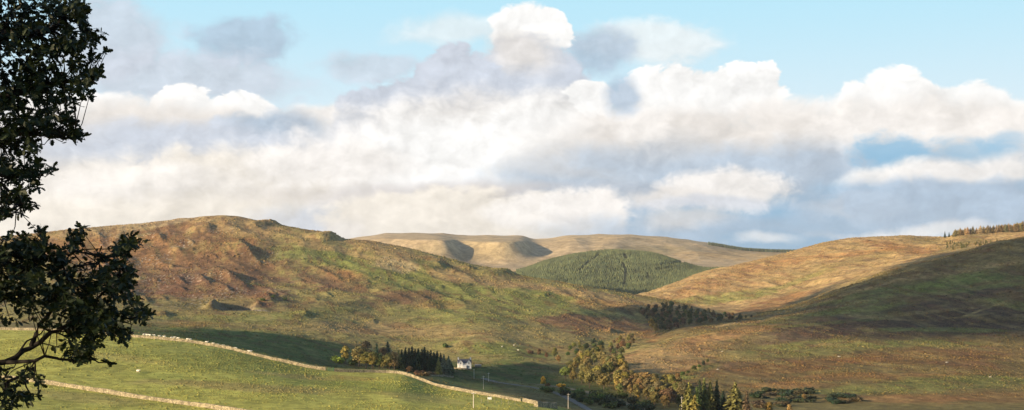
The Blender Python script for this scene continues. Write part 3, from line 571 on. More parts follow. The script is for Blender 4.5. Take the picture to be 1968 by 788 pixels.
# dark wood in the cleft
for x, y, px, py in scatter([(1226, 596), (1290, 588), (1345, 598), (1440, 606), (1452, 612), (1400, 622), (1320, 640), (1262, 640), (1245, 620)], 1380, 2000, 7.5, 130, 9000):
    plant('b', x, y, rnd.uniform(6, 10)*(1-.45*max(0, (px-1330)/130)), rnd.choice([(.05, .075, .035), (.08, .085, .04), (.11, .08, .05), (.045, .06, .04)]), 'dark tree of the shaded wood in the cleft between the two hillsides', 'dark wood between the hillsides', 1.2)
for px, row, h in [(1252, 636, 26), (1260, 642, 22)]: plant_px('b', px, row, h, GOLD if px == 1252 else OCH, 'golden tree at the lower left rim of the dark wood' if px == 1252 else 'ochre tree on the bank just below the dark wood', SG, 1280, 1480, .9)
# tall spruces at the bottom right
BG = 'spruces at the lower right'
for a in [(1322, 733, 78, OLV, 'pale olive spruce at the left end of the lower right row', 1.1, 2), (1337, 742, 60, MGR, 'green spruce second from the left in the lower right row', 1., 0), (1348, 729, 74, DGR, 'dark spruce behind the gap left of the yellow green spire', 1., 1), (1358, 727, 60, OLV, 'olive topped spruce behind the dark gap of the row', 1., 0),
          (1370, 732, 70, OLV, 'yellow green pointed spruce in the middle of the lower right row', 1.1, 0), (1385, 730, 70, DGR, 'narrow dark spruce between two yellow green ones', .9, 1), (1414, 734, 66, OLV, 'broadest yellow green spruce at the right of the row', 1.45, 2), (1330, 756, 50, GOLD, 'golden spruce low in front at the left of the row', 1., 3), (1432, 750, 56, BRN, 'brown thin larch at the right end of the row', .8, 3), (1395, 752, 60, DGR, 'dark low spruce behind the broadest one', 1., 1)]:
    px, top, hp, ti, la, wd, va = a
    D = 590.; x = (px-CX)/F*D; z = ground_xy(x, D); h = (HY-top)/F*D-z
    plant('c', x, D+rnd.uniform(-12, 12), h, ti, la, BG, wd*18/h*1.25, va)
for px, row, h, ti, la in [(1478, 800, 30, GOLD, 'small golden tree right of the tall spruces'), (1517, 800, 24, (.28, .2, .08), 'pale tan small tree at the bottom edge right of the spruces'), (1545, 768, 12, OCH, 'small ochre bush on the bank right of the spruces'), (1302, 742, 26, (.2, .12, .05), 'brown tree left behind the tall spruces')]:
    plant_px('b', px, row, h, ti, la, 'small trees at the lower right', 560, 900, 1.1)
for poly, n, la in [([(1445, 750), (1500, 752), (1560, 748), (1555, 775), (1500, 785), (1450, 785)], 30, 'dark shrub in the shaded hollow right of the spruces'), ([(1592, 762), (1640, 760), (1645, 774), (1590, 778)], 12, 'dark shrub in the separate hollow farther right')]:
    for x, y, px, py in scatter(poly, 560, 900, 4.5, n):
        plant('s', x, y, rnd.uniform(1.6, 3.6), rnd.choice([DGR, (.03, .05, .03), (.05, .06, .03), (.08, .06, .035)]), la, 'dark shrubs in the lower right hollows', 2.1)
for px, row, h in [(1303, 729, 14), (1312, 724, 11), (1322, 720, 9), (1334, 714, 13), (1344, 709, 9), (1352, 704, 12), (1360, 699, 9)]:
    plant_px('b', px, row, h, rnd.choice([MGR, DGR]), 'small green tree in the line up the orange slope', 'line of small trees up the slope', 700, 1200, 1.3)
# scattered bushes on the hills
for px, row, h, la, lo, hi in [(857, 668, 9, 'lone dark bush on the slope above the white house', 950, 1300), (524, 573, 8, 'dark bush on the bank above the quarry', 1250, 1600), (506, 579, 7, 'dark bush at the left lip of the bank above the quarry', 1250, 1600), (548, 577, 6, 'low bush right of the quarry bank', 1250, 1600), (1020, 680, 8, 'brown bush on the track up from the house', 950, 1300)]:
    plant_px('s', px, row, h, MGR if px != 1020 else BRN, la, 'scattered hill bushes', lo, hi, 1.1)
# skyline plantation at the right
for i, (px, row, h) in enumerate([(1816, 457, 13), (1824, 456, 10)]): plant_px('c', px, row, h, DGR, 'dark spruce at the very left end of the skyline trees' if i == 0 else 'shorter dark spruce beside the first on the skyline', 'skyline trees at the upper right', 2700, 3050, 1.3)
for x, y, px, py in scatter([(1832, 456), (1880, 450), (1968, 440), (2080, 436), (2080, 452), (1968, 458), (1900, 464), (1850, 460)], 2650, 3060, 5., 236, 12000):
    plant('l', x, y, rnd.uniform(13, 19), rnd.choice([(.34, .25, .11), (.26, .2, .09), (.4, .29, .15), (.2, .17, .08)]), 'tan larch in the plantation on the right skyline', 'skyline trees at the upper right', 2.5)
for x, y, px, py in scatter([(1815, 466), (1850, 466), (1920, 464), (1900, 470), (1850, 480), (1822, 484)], 2250, 2750, 6.5, 50):
    plant('l', x, y, rnd.uniform(4, 7), rnd.choice([(.1, .11, .035), (.13, .12, .04)]), 'young olive tree on the slope below the skyline plantation', 'young plantation below the skyline', 1.6)

# ------------------------------------------------------------------ the two far plantations read as one mass each
def forest(name, label, pts, hmin, hmax, seed, rel=.32, cols=((.06, .085, .042), (.105, .12, .052))):
    rs = np.random.RandomState(seed); n = len(pts); V = []; Fc = []; seg = 6; cols_ = []
    P = np.array(pts); zz = terrain(CX+P[:, 0]/P[:, 1]*F, P[:, 1])
    v = []; f = []; cc = []
    for i in range(n):
        h = rs.uniform(hmin, hmax); r0 = h*rel*rs.uniform(.45, .62); k = len(v); x, y = P[i]; z = zz[i]; off = rs.uniform(0, 1)
        t = rs.rand(); col = [cols[0][q]*(1-t)+cols[1][q]*t for q in range(3)]
        for (zr, rr) in ((.08, 1.), (.42, .62), (.40, .78), (.72, .34)):
            for s in range(seg):
                a = (s+off)*2*math.pi/seg; q = rr*r0*rs.uniform(.75, 1.2); v.append((x+math.cos(a)*q, y+math.sin(a)*q, z+h*zr*rs.uniform(.93, 1.05)))
        v.append((x, y, z+h)); 
        for s in range(seg):
            t2 = (s+1) % seg
            f.append((k+s, k+t2, k+seg+t2, k+seg+s)); f.append((k+2*seg+s, k+2*seg+t2, k+3*seg+t2, k+3*seg+s)); f.append((k+3*seg+s, k+3*seg+t2, k+4*seg))
        cc += [col]*(4*seg+1)
    me = bpy.data.meshes.new(name); me.from_pydata(v, [], f)
    ca = me.color_attributes.new('tint', 'FLOAT_COLOR', 'POINT'); ca.data.foreach_set('color', np.concatenate([np.array(cc), np.ones((len(cc), 1))], 1).astype(np.float32).ravel())
    me.materials.append(M_FOREST); o = link(name, me); tag(o, label, 'forest', None, 'stuff'); return o
M_FOREST, nt_, b_ = mat('plantation_needles'); b_.inputs['Roughness'].default_value = .8
a_ = N(nt_, 'ShaderNodeAttribute'); a_.attribute_name = 'tint'; g_ = N(nt_, 'ShaderNodeNewGeometry'); n_ = noise_node(nt_, g_.outputs['Position'], .02, 4, .6)
nt_.links.new(mixc(nt_, 1., a_.outputs['Color'], ramp(nt_, n_.outputs[0], .3, .7, .7, 1.3), 'MULTIPLY'), b_.inputs['Base Color'])
RIDES = [[(1150, 492), (1128, 508), (1112, 522)], [(1200, 490), (1203, 498)], [(1196, 506), (1203, 520), (1200, 550)], [(1262, 511), (1320, 506)], [(1244, 527), (1246, 535)], [(1290, 516), (1262, 520)]]
def near_ride(px, row):
    for L in RIDES:
        for (x1, y1), (x2, y2) in zip(L, L[1:]):
            dx, dy = x2-x1, y2-y1; t = max(0, min(1, ((px-x1)*dx+(row-y1)*dy)/(dx*dx+dy*dy))); 
            if abs(px-x1-dx*t) < 2.6 and abs(row-y1-dy*t) < 1.4: return True
    return False
rs = np.random.RandomState(3)
yy = np.arange(3040., 4080., 6.2); pts = []
for y in yy:
    xs = np.arange((935-CX)/F*y, (1400-CX)/F*y, 5.6); xs = xs+rs.uniform(-1.6, 1.6, len(xs)); y2 = y+rs.uniform(-1.8, 1.8, len(xs))
    pxs = CX+xs/y2*F; z = terrain(pxs, y2); row = HY-z/y2*F
    KK = knots(pxs)[0]; ok = (y2 > KK[:, LI['woodfoot']]+25) & (y2 < KK[:, LI['wood']]+60) & (pxs > 990+ (row-500)*.1) & (pxs < 1392)
    pts += [(a, b) for a, b, o_, p, r in zip(xs, y2, ok, pxs, row) if o_ and not near_ride(p, r)]
forest('conifer_plantation', 'broad green conifer plantation covering the rounded hill in the middle distance', pts, 7, 11, 1)
pts = []
for y in np.arange(5820., 5930., 7.):
    for x in np.arange((1362-CX)/F*y, (1590-CX)/F*y, 5.):
        pts.append((x+rs.uniform(-2, 2), y+rs.uniform(-2, 2)))
forest('shelter_belt', 'long thin dark belt of trees on the horizon right of centre', pts, 12, 16, 2, .45, ((.03, .045, .025), (.06, .07, .03)))
# ------------------------------------------------------------------ dry stone walls
def stone_mat(name, base, sc):
    m, nt, b = mat(name); b.inputs['Roughness'].default_value = .9
    g = N(nt, 'ShaderNodeNewGeometry'); v = N(nt, 'ShaderNodeTexVoronoi'); v.inputs['Scale'].default_value = sc; nt.links.new(g.outputs['Position'], v.inputs['Vector'])
    n = noise_node(nt, g.outputs['Position'], .6, 4, .6)
    c = mixc(nt, 1., base, ramp(nt, v.outputs['Distance'], .1, .7, 1.15, .6), 'MULTIPLY'); c = mixc(nt, 1., c, ramp(nt, n.outputs[0], .35, .65, .62, 1.2), 'MULTIPLY')
    sv = N(nt, 'ShaderNodeSeparateColor'); nt.links.new(v.outputs['Color'], sv.inputs[0]); c = mixc(nt, 1., c, ramp(nt, sv.outputs[0], 0, 1, .75, 1.2), 'MULTIPLY')
    nt.links.new(c, b.inputs['Base Color'])
    bp = N(nt, 'ShaderNodeBump', Distance=.12); nt.links.new(v.outputs['Distance'], bp.inputs['Height']); bp.invert = True; nt.links.new(bp.outputs[0], b.inputs['Normal'])
    return m
M_STONE = stone_mat('dry_stone', (.32, .275, .18), 2.6)
def wall(pts, label, h=1.6, w=.8, name='drystone_wall', group='dry stone field walls'):
    """pts: ground points (x, y); rough courses and a ragged line of cope stones"""
    P = [np.array(p, float) for p in pts]; S_ = []; rw = random.Random(len(pts))
    for a, b in zip(P, P[1:]):
        n = max(1, int(np.linalg.norm(b-a)/.8)); S_ += [a+(b-a)*k/n for k in range(n)]
    S_.append(P[-1]); S_ = np.array(S_); n = len(S_)
    ke = np.ones(9)/9; S_ = np.stack([np.convolve(np.pad(S_[:, i], 4, 'reflect', reflect_type='odd'), ke, 'valid') for i in range(2)], 1)
    T = np.gradient(S_, axis=0); T /= np.linalg.norm(T, axis=1)[:, None]+1e-9; Nn = np.stack([-T[:, 1], T[:, 0]], 1)
    z = terrain(CX+S_[:, 0]/S_[:, 1]*F, S_[:, 1]); zs = np.convolve(np.pad(z, 4, 'edge'), ke, 'valid')
    prof = [(-.55, -.9), (-.5, .0), (-.42, .5), (-.36, .92), (-.2, 1.), (.2, 1.), (.36, .92), (.42, .5), (.5, 0), (.55, -.9)]
    hh = h*(1+.22*fbm(np.arange(n)*.04, np.zeros(n), 3, 8)+.05*np.array([rw.uniform(-1, 1) for _ in range(n)]))
    v = []; f = []; m = len(prof)
    for i in range(n):
        for (a, b) in prof:
            q = S_[i]+Nn[i]*(a*w*(1+.08*rw.uniform(-1, 1))+.12*math.sin(i*.05)); v.append((q[0], q[1], zs[i]+(b*hh[i] if b > 0 else b)))
    for i in range(n-1):
        for j in range(m-1): k = i*m+j; f.append((k, k+1, k+m+1, k+m))
    f.append(tuple(range(m))); f.append(tuple((n-1)*m+j for j in reversed(range(m))))
    me = bpy.data.meshes.new(name); me.from_pydata(v, [], f); me.materials.append(M_STONE)
    return tag(link(name, me), label, 'wall', group)
def along(a, b, line, step=6, dd=0):
    xs = np.arange(a, b+.1, step); K = knots(xs)[0][:, LI[line]]+dd
    return [((p-CX)/F*d, d) for p, d in zip(xs, K)]
wall(along(-400, 631, 'wall'), 'long pale stone wall along the crest of the pasture, left of the green gate', 1.15, .65)
wall(along(642, 1004, 'wall'), 'pale stone wall curving down from the green gate past the grove to the valley', 1.15, .65)
low = [(-60, 722), (20, 729), (80, 737), (130, 744), (180, 752), (260, 765), (350, 777), (430, 789), (520, 803)]
wp = []
for (x1, y1), (x2, y2) in zip(low, low[1:]):
    for t in (0, .25, .5, .75):
        px = x1+(x2-x1)*t; D = hit(px, y1+(y2-y1)*t, 230, 430, 300); wp.append(((px-CX)/F*D, D))
wall(wp, 'short stretch of stone wall in the bottom left corner below the long one', 1.15, .7)
def wall_px(pts, lo, hi, *a, **k):
    wall([(((px-CX)/F*d), d) for px, d in [(px, hit(px, r, lo, hi)) for px, r in pts]], *a, **k)
wall_px([(1006, 773), (1022, 776), (1040, 780), (1052, 781)], 380, 520, 'broken end of the stone wall tumbling into the valley at the bottom', 1.5, 1.)
wall_px([(1030, 782), (1050, 783), (1068, 785)], 350, 520, 'pale stub of wall at the bottom edge right of the tumbled end', 1.9, 1.6)
wall_px([(812, 722), (830, 723), (850, 724), (872, 726)], 640, 900, 'low wall under the right end of the grove', 1.1, .8)
wall_px([(872, 709), (886, 710), (905, 711)], 820, 1000, 'low garden wall in front of the white house', 1.1, .7)

# gate
M_GREEN = plain('green_painted_metal', (.03, .12, .07), .5, .15)
a = along(632, 641, 'wall', 9); x0, y0 = a[0]; x1, y1 = a[-1]; L = math.hypot(x1-x0, y1-y0)
g = empty('field_gate', (x0, y0, ground_xy(x0, y0)), math.atan2(y1-y0, x1-x0)); tag(g, 'green metal gate closing the gap in the long stone wall', 'gate')
mb = MB(); 
for z in (.25, .5, .75, 1., 1.25): mb.tube([(.12, 0, z), (L-.12, 0, z)], [.035, .035], 6)
for x in (.12, L/2, L-.12): mb.box(x-.03, x+.03, -.03, .03, .2, 1.3)
mb.build('bar_panel', M_GREEN, g)
for x in (0, L): q = MB(); q.box(x-.1, x+.1, -.1, .1, -.3, 1.5); q.build('post', M_GREEN, g)

# ------------------------------------------------------------------ white house
M_WHITE = plain('white_render', (.80, .78, .72), .8, .06, 1.5); M_SLATE = plain('slate_roof', (.13, .12, .13), .7, .3, 6, .03); M_GLASS = mat('window_glass')[0]
gb = M_GLASS.node_tree.nodes['Principled BSDF']; gb.inputs['Base Color'].default_value = (.03, .035, .04, 1); gb.inputs['Roughness'].default_value = .15
M_DOOR = plain('grey_door', (.06, .09, .08), .6, .1)
D = hit(893, 708.5, 850, 1000); hx = (893-CX)/F*D
h = empty('house', (hx, D, ground_xy(hx, D)+.1), R(6)); tag(h, 'small white two-gabled house with slate roof standing right of the grove', 'house')
mb = MB(); mb.box(-4.9, 4.9, .0, 6., -1.2, 4.2)
for s in (-1, 1):      # end gables
    mb.prism([(s*4.9-.01*s, 0), (s*4.9, 0)], 0, 0) if False else None
w_ = mb.build('wall', M_WHITE, h)
for s in (-1, 1):
    q = MB(); x = s*4.88
    q.poly([(x-.12, .02, 4.2), (x-.12, 5.98, 4.2), (x-.12, 3., 6.7)]); q.poly([(x+.02, .02, 4.2), (x+.02, 5.98, 4.2), (x+.02, 3., 6.7)]); q.build('gable', M_WHITE, h)
    # front gable wing
    q = MB(); cx = s*3.05; q.prism([(cx-1.75, -1.2), (cx+1.75, -1.2), (cx+1.75, 4.3), (cx, 6.5), (cx-1.75, 4.3)], -1.1, -.003); q.build('front_gable', M_WHITE, h)
    q = MB()
    for t in (-1, 1):
        a_, b_2 = (cx, 6.75), (cx+t*2.05, 4.1)
        q.quad((a_[0], -1.35, a_[1]), (b_2[0], -1.35, b_2[1]), (b_2[0], 3., b_2[1]), (a_[0], 3., a_[1])); q.quad((a_[0], -1.35, a_[1]-.16), (b_2[0], -1.35, b_2[1]-.16), (b_2[0], -1.35, b_2[1]), (a_[0], -1.35, a_[1]))
    q.build('gable_roof', M_SLATE, h)
    q = MB(); q.box(s*4.5-.45, s*4.5+.45, 2.5, 3.5, 5.8, 8.0); ch = q.build('chimney', M_WHITE, h)
    q = MB()
    for o_ in (-.2, .2): q.tube([(s*4.5+o_, 3., 8.), (s*4.5+o_, 3., 8.45)], [.11, .09], 8)
    q.build('chimney_pot', M_SLATE, ch)
    for zc in (1.3, 4.0):
        if zc < 2 and s < 0: continue
        q = MB(); q.box(cx-.42, cx+.42, -1.135, -1.105, zc-.55, zc+.55); wn_ = q.build('window', M_GLASS, h)
        q = MB(); q.box(cx-.5, cx-.42, -1.16, -1.105, zc-.62, zc+.62); q.box(cx+.42, cx+.5, -1.16, -1.105, zc-.62, zc+.62); q.box(cx-.42, cx+.42, -1.16, -1.137, zc-.03, zc+.03); q.build('frame', M_WHITE, wn_)
q = MB()
q.quad((-5.2, -.3, 4.05), (5.2, -.3, 4.05), (5.2, 3., 6.9), (-5.2, 3., 6.9)); q.quad((-5.2, 6.3, 4.05), (-5.2, 3., 6.9), (5.2, 3., 6.9), (5.2, 6.3, 4.05))
q.quad((-5.2, -.3, 3.9), (5.2, -.3, 3.9), (5.2, -.3, 4.05), (-5.2, -.3, 4.05)); q.build('roof', M_SLATE, h)
q = MB(); q.prism([(-1.9, -1.2), (1.25, -1.2), (1.25, 2.2), (-1.9, 2.2)], -2.0, -1.11); q.build('porch', M_WHITE, h)
q = MB(); q.box(1.35, 2.2, -1.14, -1.105, 0, 2.); q.build('door', M_DOOR, h)
q = MB(); q.quad((-2.05, -2.15, 2.22), (1.4, -2.15, 2.22), (1.4, -1.1, 2.7), (-2.05, -1.1, 2.7)); q.build('porch_roof', M_WHITE, h)
# shed beside it
D2 = hit(919, 706, 850, 1000); sx = (919-CX)/F*D2
sh = empty('shed', (sx, D2, ground_xy(sx, D2)), R(8)); tag(sh, 'low dull shed just right of the white house', 'shed')
q = MB(); q.box(-2.4, 2.4, 0, 3, -.8, 1.5); q.build('wall', plain('shed_boards', (.22, .19, .14), .8, .2), sh)
q = MB(); q.quad((-2.6, -.2, 1.45), (2.6, -.2, 1.45), (2.6, 1.5, 2.3), (-2.6, 1.5, 2.3)); q.quad((-2.6, 3.2, 1.45), (-2.6, 1.5, 2.3), (2.6, 1.5, 2.3), (2.6, 3.2, 1.45)); q.build('roof', plain('shed_roof', (.3, .27, .22), .7, .2), sh)
D2 = 420.; sx = (941-CX)/F*D2
sh = empty('shed', (sx, D2, ground_xy(sx, D2)-.3), R(4)); tag(sh, 'small white flat-roofed hut at the bottom edge below the wall', 'shed')
q = MB(); q.box(-.65, .65, 0, 1., -1., .95); q.build('wall', M_WHITE, sh); q = MB(); q.box(-.7, .7, -.1, 1.1, .953, 1.03); q.build('roof', M_WHITE, sh)

# ------------------------------------------------------------------ poles
M_POLE = plain('weathered_pole', (.55, .50, .42), .8, .15)
for px, top, base, lo, hi, la in [(911, 709, 728, 780, 960, 'telegraph pole nearest the white house'), (929, 722, 748, 700, 900, 'tallest telegraph pole in the row below the house'), (939, 716, 733, 780, 960, 'telegraph pole at the right of the group of three'), (910, 759, 784, 340, 430, 'thin pole at the bottom edge just inside the pasture wall'), (1092, 756, 786, 560, 720, 'pale telegraph pole alone in the shaded valley by the track'), (1310, 762, 796, 560, 640, 'pale pole in front of the tall spruces')]:
    D = hit(px, base, lo, hi) if px != 1310 else 600.; x = (px-CX)/F*D; z = ground_xy(x, D); hh = max(5., (HY-top)/F*D-z)
    p = empty('telegraph_pole', (x, D, z), R(20)); tag(p, la, 'pole', 'telegraph poles in the valley')
    q = MB(); q.tube([(0, 0, -.5), (0, 0, hh)], [.14, .10], 8); q.build('pole', M_POLE, p)
    q = MB(); q.box(-.75, .75, -.2, -.12, hh-.7, hh-.56); cb = q.build('crossarm', M_POLE, p)
    q = MB()
    for xx in (-.65, -.3, .3, .65): q.tube([(xx, -.16, hh-.56), (xx, -.16, hh-.4)], [.04, .03], 6)
    q.build('insulator', M_WHITE, cb)
M_POST = plain('fence_post_wood', (.32, .27, .2), .9, .2)
fp = MB(); xs = [(925+i*13, 774+i*.8) for i in range(6)]; pts = []
for px, r in xs:
    D = hit(px, r, 380, 470); x = (px-CX)/F*D; z = ground_xy(x, D); pts.append((x, D, z))
fn = empty('post_fence', pts[0]); tag(fn, 'wire fence on thin wooden posts at the bottom edge below the wall', 'fence')
for x, y, z in pts:
    q = MB(); q.tube([(x-pts[0][0], y-pts[0][1], z-pts[0][2]-.3), (x-pts[0][0], y-pts[0][1], z-pts[0][2]+1.25)], [.07, .06], 6); q.build('post', M_POST, fn)
q = MB()
for a, b in zip(pts, pts[1:]):
    for k in (.4, .75, 1.1): q.tube([tuple(np.array(a)-pts[0]+(0, 0, k)), tuple(np.array(b)-pts[0]+(0, 0, k))], [.008, .008], 3)
q.build('wire', M_POST, fn)

# ------------------------------------------------------------------ track through the valley
def strip(name, rows, lo, hi, w, m, lift, label):
    pp = [(px, hit(px, r, lo, hi, 400)) for px, r in rows]; xs = np.array([((p-CX)/F*d, d) for p, d in pp])
    t = np.linspace(0, len(xs)-1, 120); c = np.stack([pchip1(range(len(xs)), xs[:, i], t) for i in range(2)], 1)
    ke = np.ones(13)/13; c = np.stack([np.convolve(np.pad(c[:, i], 6, 'edge'), ke, 'valid') for i in range(2)], 1)
    T = np.gradient(c, axis=0); T /= np.linalg.norm(T, axis=1)[:, None]; Nn = np.stack([-T[:, 1], T[:, 0]], 1); v = []; f = []; K = 5
    for i in range(len(c)):
        for k in range(K):
            q = c[i]+Nn[i]*w*(k/(K-1)-.5); v.append((q[0], q[1], ground_xy(q[0], q[1])+lift))
    for i in range(len(c)-1):
        for k in range(K-1): j = i*K+k; f.append((j, j+1, j+K+1, j+K))
    me = bpy.data.meshes.new(name); me.from_pydata(v, [], f); me.materials.append(m); o = link(name, me); o['kind'] = 'structure'; o['label'] = label
strip('road', [(925, 726), (950, 734), (985, 739), (1020, 744), (1050, 750), (1075, 758), (1095, 768), (1120, 781), (1145, 795)], 560, 920, 4.2, plain('road_gravel', (.15, .14, .12), .9, .15, .5), .18, 'pale narrow road curving through the shaded valley')
strip('track', [(1020, 737), (1080, 745), (1140, 757), (1200, 775), (1240, 790)], 560, 920, 6, plain('verge_earth', (.2, .16, .09), .9, .2, .3), .16, 'pale verge below the streamside shrubs')

# ------------------------------------------------------------------ sheep
M_FLEECE = plain('fleece', (.66, .62, .52), .95, .12, 6, .03); M_FACE = plain('sheep_face', (.55, .5, .44), .9, .1)
def sheep_parts():
    b = MB()      # body: a barrel with rump, withers, neck
    st = [(-.62, .62, .12), (-.55, .66, .25), (-.3, .68, .33), (0, .66, .34), (.3, .68, .31), (.48, .74, .24), (.6, .84, .16), (.68, .9, .1)]
    b.tube([(x, 0, z) for x, z, r in st], [r for x, z, r in st], 12)
    h = MB(); h.tube([(.6, 0, .88), (.7, 0, .96), (.82, 0, .93), (.95, 0, .84)], [.1, .12, .1, .06], 8)
    for s in (-1, 1): h.poly([(.68, s*.08, 1.02), (.72, s*.1, .98), (.68, s*.22, .98)]); h.poly([(.68, s*.08, 1.01), (.68, s*.22, .97), (.72, s*.1, .97)])
    legs = [MB() for _ in range(4)]
    for l, (x, y) in zip(legs, ((-.42, .16), (-.42, -.16), (.4, .15), (.4, -.15))):
        kx = -.05 if x < 0 else .02; l.tube([(x, y, .5), (x+kx, y, .28), (x, y, .0)], [.08, .045, .04], 6)
    return b.mesh('fleece', M_FLEECE, True), h.mesh('head', M_FACE, True), [l.mesh('leg', M_FACE, True) for l in legs]
SB, SH_, SL = sheep_parts()
def sheep(px, row, lo, hi, la, gr, rz=None):
    D = hit(px, row, lo, hi, 300); x = (px-CX)/F*D
    r = empty('sheep', (x, D, ground_xy(x, D)-.02), rnd.choice([0, math.pi])+rnd.uniform(-.5, .5) if rz is None else rz, 1.); tag(r, la, 'sheep', gr)
    link('fleece', SB, r); link('head', SH_, r)
    for m in SL: link('leg', m, r)
row1 = [(247, 642), (254, 643), (277, 645.5), (282.5, 646), (288, 646.5), (296.5, 647), (307, 648.5), (316, 649.5), (330, 651.5), (335, 651), (342, 652.5), (360, 654.5), (366, 655)]
for i, (px, r) in enumerate(row1):
    la = {0: 'first sheep of the sunlit line by the wall, nearest the dark branches', 12: 'last and brightest sheep of the sunlit line behind the wall'}.get(i, 'white sheep in the sunlit line just behind the long wall')
    sheep(px, r, 535, 640, la, 'sheep along the long wall')
for px, r in [(397, 660), (409, 663), (418, 665), (428, 667), (436, 669), (453, 673), (479, 680), (481, 682.5)]: sheep(px, r, 525, 660, 'shaded sheep in the dark field behind the long wall', 'sheep along the long wall')
sheep(265.5, 716, 380, 520, 'single white sheep alone in the open pasture below the wall', 'lone sheep')
sheep(965, 667, 1000, 1200, 'left sheep of the three on the green knoll above the house', 'sheep on the knoll'); sheep(988, 664.5, 1000, 1200, 'highest sheep of the three on the green knoll', 'sheep on the knoll'); sheep(996, 674, 950, 1200, 'lowest sheep of the three on the green knoll', 'sheep on the knoll')
M_ROCK = plain('pale_boulder', (.3, .28, .23), .9, .2, 2, .05)
for px, r, s, la in [(1613, 686, 1.6, 'largest pale boulder on the middle of the right hillside'), (1388, 677, 1.2, 'small pale boulder on the orange slope below the wall'), (1380, 711, 1.3, 'pale boulder above the tall spruces'), (1820, 697, 1.5, 'pale boulder on the rust slope at the far right'), (1903, 725, 1.3, 'pale boulder low on the green strip at the far right')]:
    D = hit(px, r, 640, 1600); x = (px-CX)/F*D; q = MB()
    import bmesh
    bm = bmesh.new(); bmesh.ops.create_icosphere(bm, subdivisions=3, radius=1)
    for v_ in bm.verts: v_.co *= 1+.22*math.sin(v_.co.x*3+px)+.15*math.sin(v_.co.y*5+v_.co.z*4)
    me = bpy.data.meshes.new('boulder'); bm.to_mesh(me); bm.free(); me.materials.append(M_ROCK); o = link('boulder', me); o.location = (x, D, ground_xy(x, D)+.2*s); s *= .62; o.scale = (s, s*.8, s*.6); tag(o, la, 'boulder', 'boulders on the right hillside')
# ------------------------------------------------------------------ the oak at the left edge
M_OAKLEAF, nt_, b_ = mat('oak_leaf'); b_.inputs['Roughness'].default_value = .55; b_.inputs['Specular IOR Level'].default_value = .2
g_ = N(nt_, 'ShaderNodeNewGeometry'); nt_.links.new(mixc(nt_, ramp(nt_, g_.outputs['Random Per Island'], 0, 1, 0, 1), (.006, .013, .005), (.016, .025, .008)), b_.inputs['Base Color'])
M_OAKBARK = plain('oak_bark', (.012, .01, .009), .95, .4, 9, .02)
OUT = [(0, .025), (.13, .09), (.2, .19), (.29, .1), (.4, .29), (.5, .15), (.63, .33), (.73, .17), (.86, .22), (1., .06)]
LEAF = [(u, v) for u, v in OUT]+[(u, -v) for u, v in reversed(OUT)]
orr = random.Random(11)
def o_at(px, row, D): return np.array([(px-CX)/F*D, D, (HY-row)/F*D])
def oak_leaf(mb, p, d, nrm, L):
    d = unit(d); sd = unit(np.cross(d, nrm)); up = np.cross(sd, d); cv = orr.uniform(-.25, .35); fo = orr.uniform(.05, .5)
    mb.poly([tuple(p+d*u*L+sd*v*L+up*(abs(v)*fo*L-cv*L*u*u)) for u, v in LEAF])
oak = empty('oak_tree', (-7.6, 12.2, ground_xy(-7.6, 12.2))); tag(oak, 'dark leafy oak tree whose boughs hang in along the left edge', 'tree')
O0 = np.array(oak.location[:]); crown = MB(); bough = MB(); clusters = []
up_poly = [(-40, -20), (150, 0), (176, 18), (168, 46), (198, 62), (190, 80), (206, 97), (188, 118), (194, 140), (170, 168), (178, 184), (150, 204), (138, 222), (156, 238), (160, 264), (140, 274), (116, 258), (95, 268), (80, 298), (102, 326), (82, 334), (60, 348), (80, 360), (48, 372), (66, 392), (58, 410), (30, 412), (-40, 430)]
lo_poly = [(-40, 470), (36, 452), (85, 440), (100, 474), (126, 480), (134, 446), (158, 432), (166, 448), (140, 484), (122, 520), (160, 502), (188, 484), (212, 492), (224, 474), (234, 450), (260, 450), (272, 466), (254, 484), (258, 520), (260, 560), (272, 590), (290, 606), (266, 628), (236, 658), (205, 640), (192, 684), (160, 696), (118, 684), (100, 640), (60, 616), (-40, 630)]
bt_poly = [(26, 706), (62, 702), (56, 722), (80, 728), (76, 758), (58, 780), (40, 800), (-30, 800), (-30, 700)]
def gap(px, row): return float(gnoise(np.array([px/26.]), np.array([row/22.]), 77)[0])
for poly, n in ((up_poly, 900), (lo_poly, 720), (bt_poly, 46)):
    xs = [p[0] for p in poly]; ys = [p[1] for p in poly]; k = 0
    while k < n:
        px, row = orr.uniform(min(xs), max(xs)), orr.uniform(min(ys), max(ys))
        if not inside(px, row, poly): continue
        edge = px > 0
        if poly is lo_poly and px < 130 and row > 600: 
            if orr.random() < .8: continue
        if gap(px, row) > (.33 if row < 240 or row > 430 else .05) and orr.random() < .92: continue
        k += 1; clusters.append(o_at(px, row, 13+orr.gauss(0, .55)))
for px, row in [(206, 97), (196, 62), (190, 140), (70, 392), (102, 328), (95, 330), (146, 452), (160, 436), (80, 440), (205, 694), (210, 697), (84, 722), (72, 762), (292, 604), (276, 462), (240, 452), (160, 262), (176, 184)]:
    clusters.append(o_at(px, row, 13.))
def limb(pts, r0, r1, seg=6):
    P = [np.array(p) for p in pts]; Q = []
    for i in range(len(P)-1):
        for t in (0, .33, .66): Q.append(P[i]*(1-t)+P[i+1]*t+rv(.02 if i else 0))
    Q.append(P[-1]); n = len(Q); bough.tube([tuple(q-O0) for q in Q], [r0+(r1-r0)*i/(n-1) for i in range(n)], seg); return Q
TK = lambda z: np.array([-7.6+.03*z, 12.2, z])
nodes = []
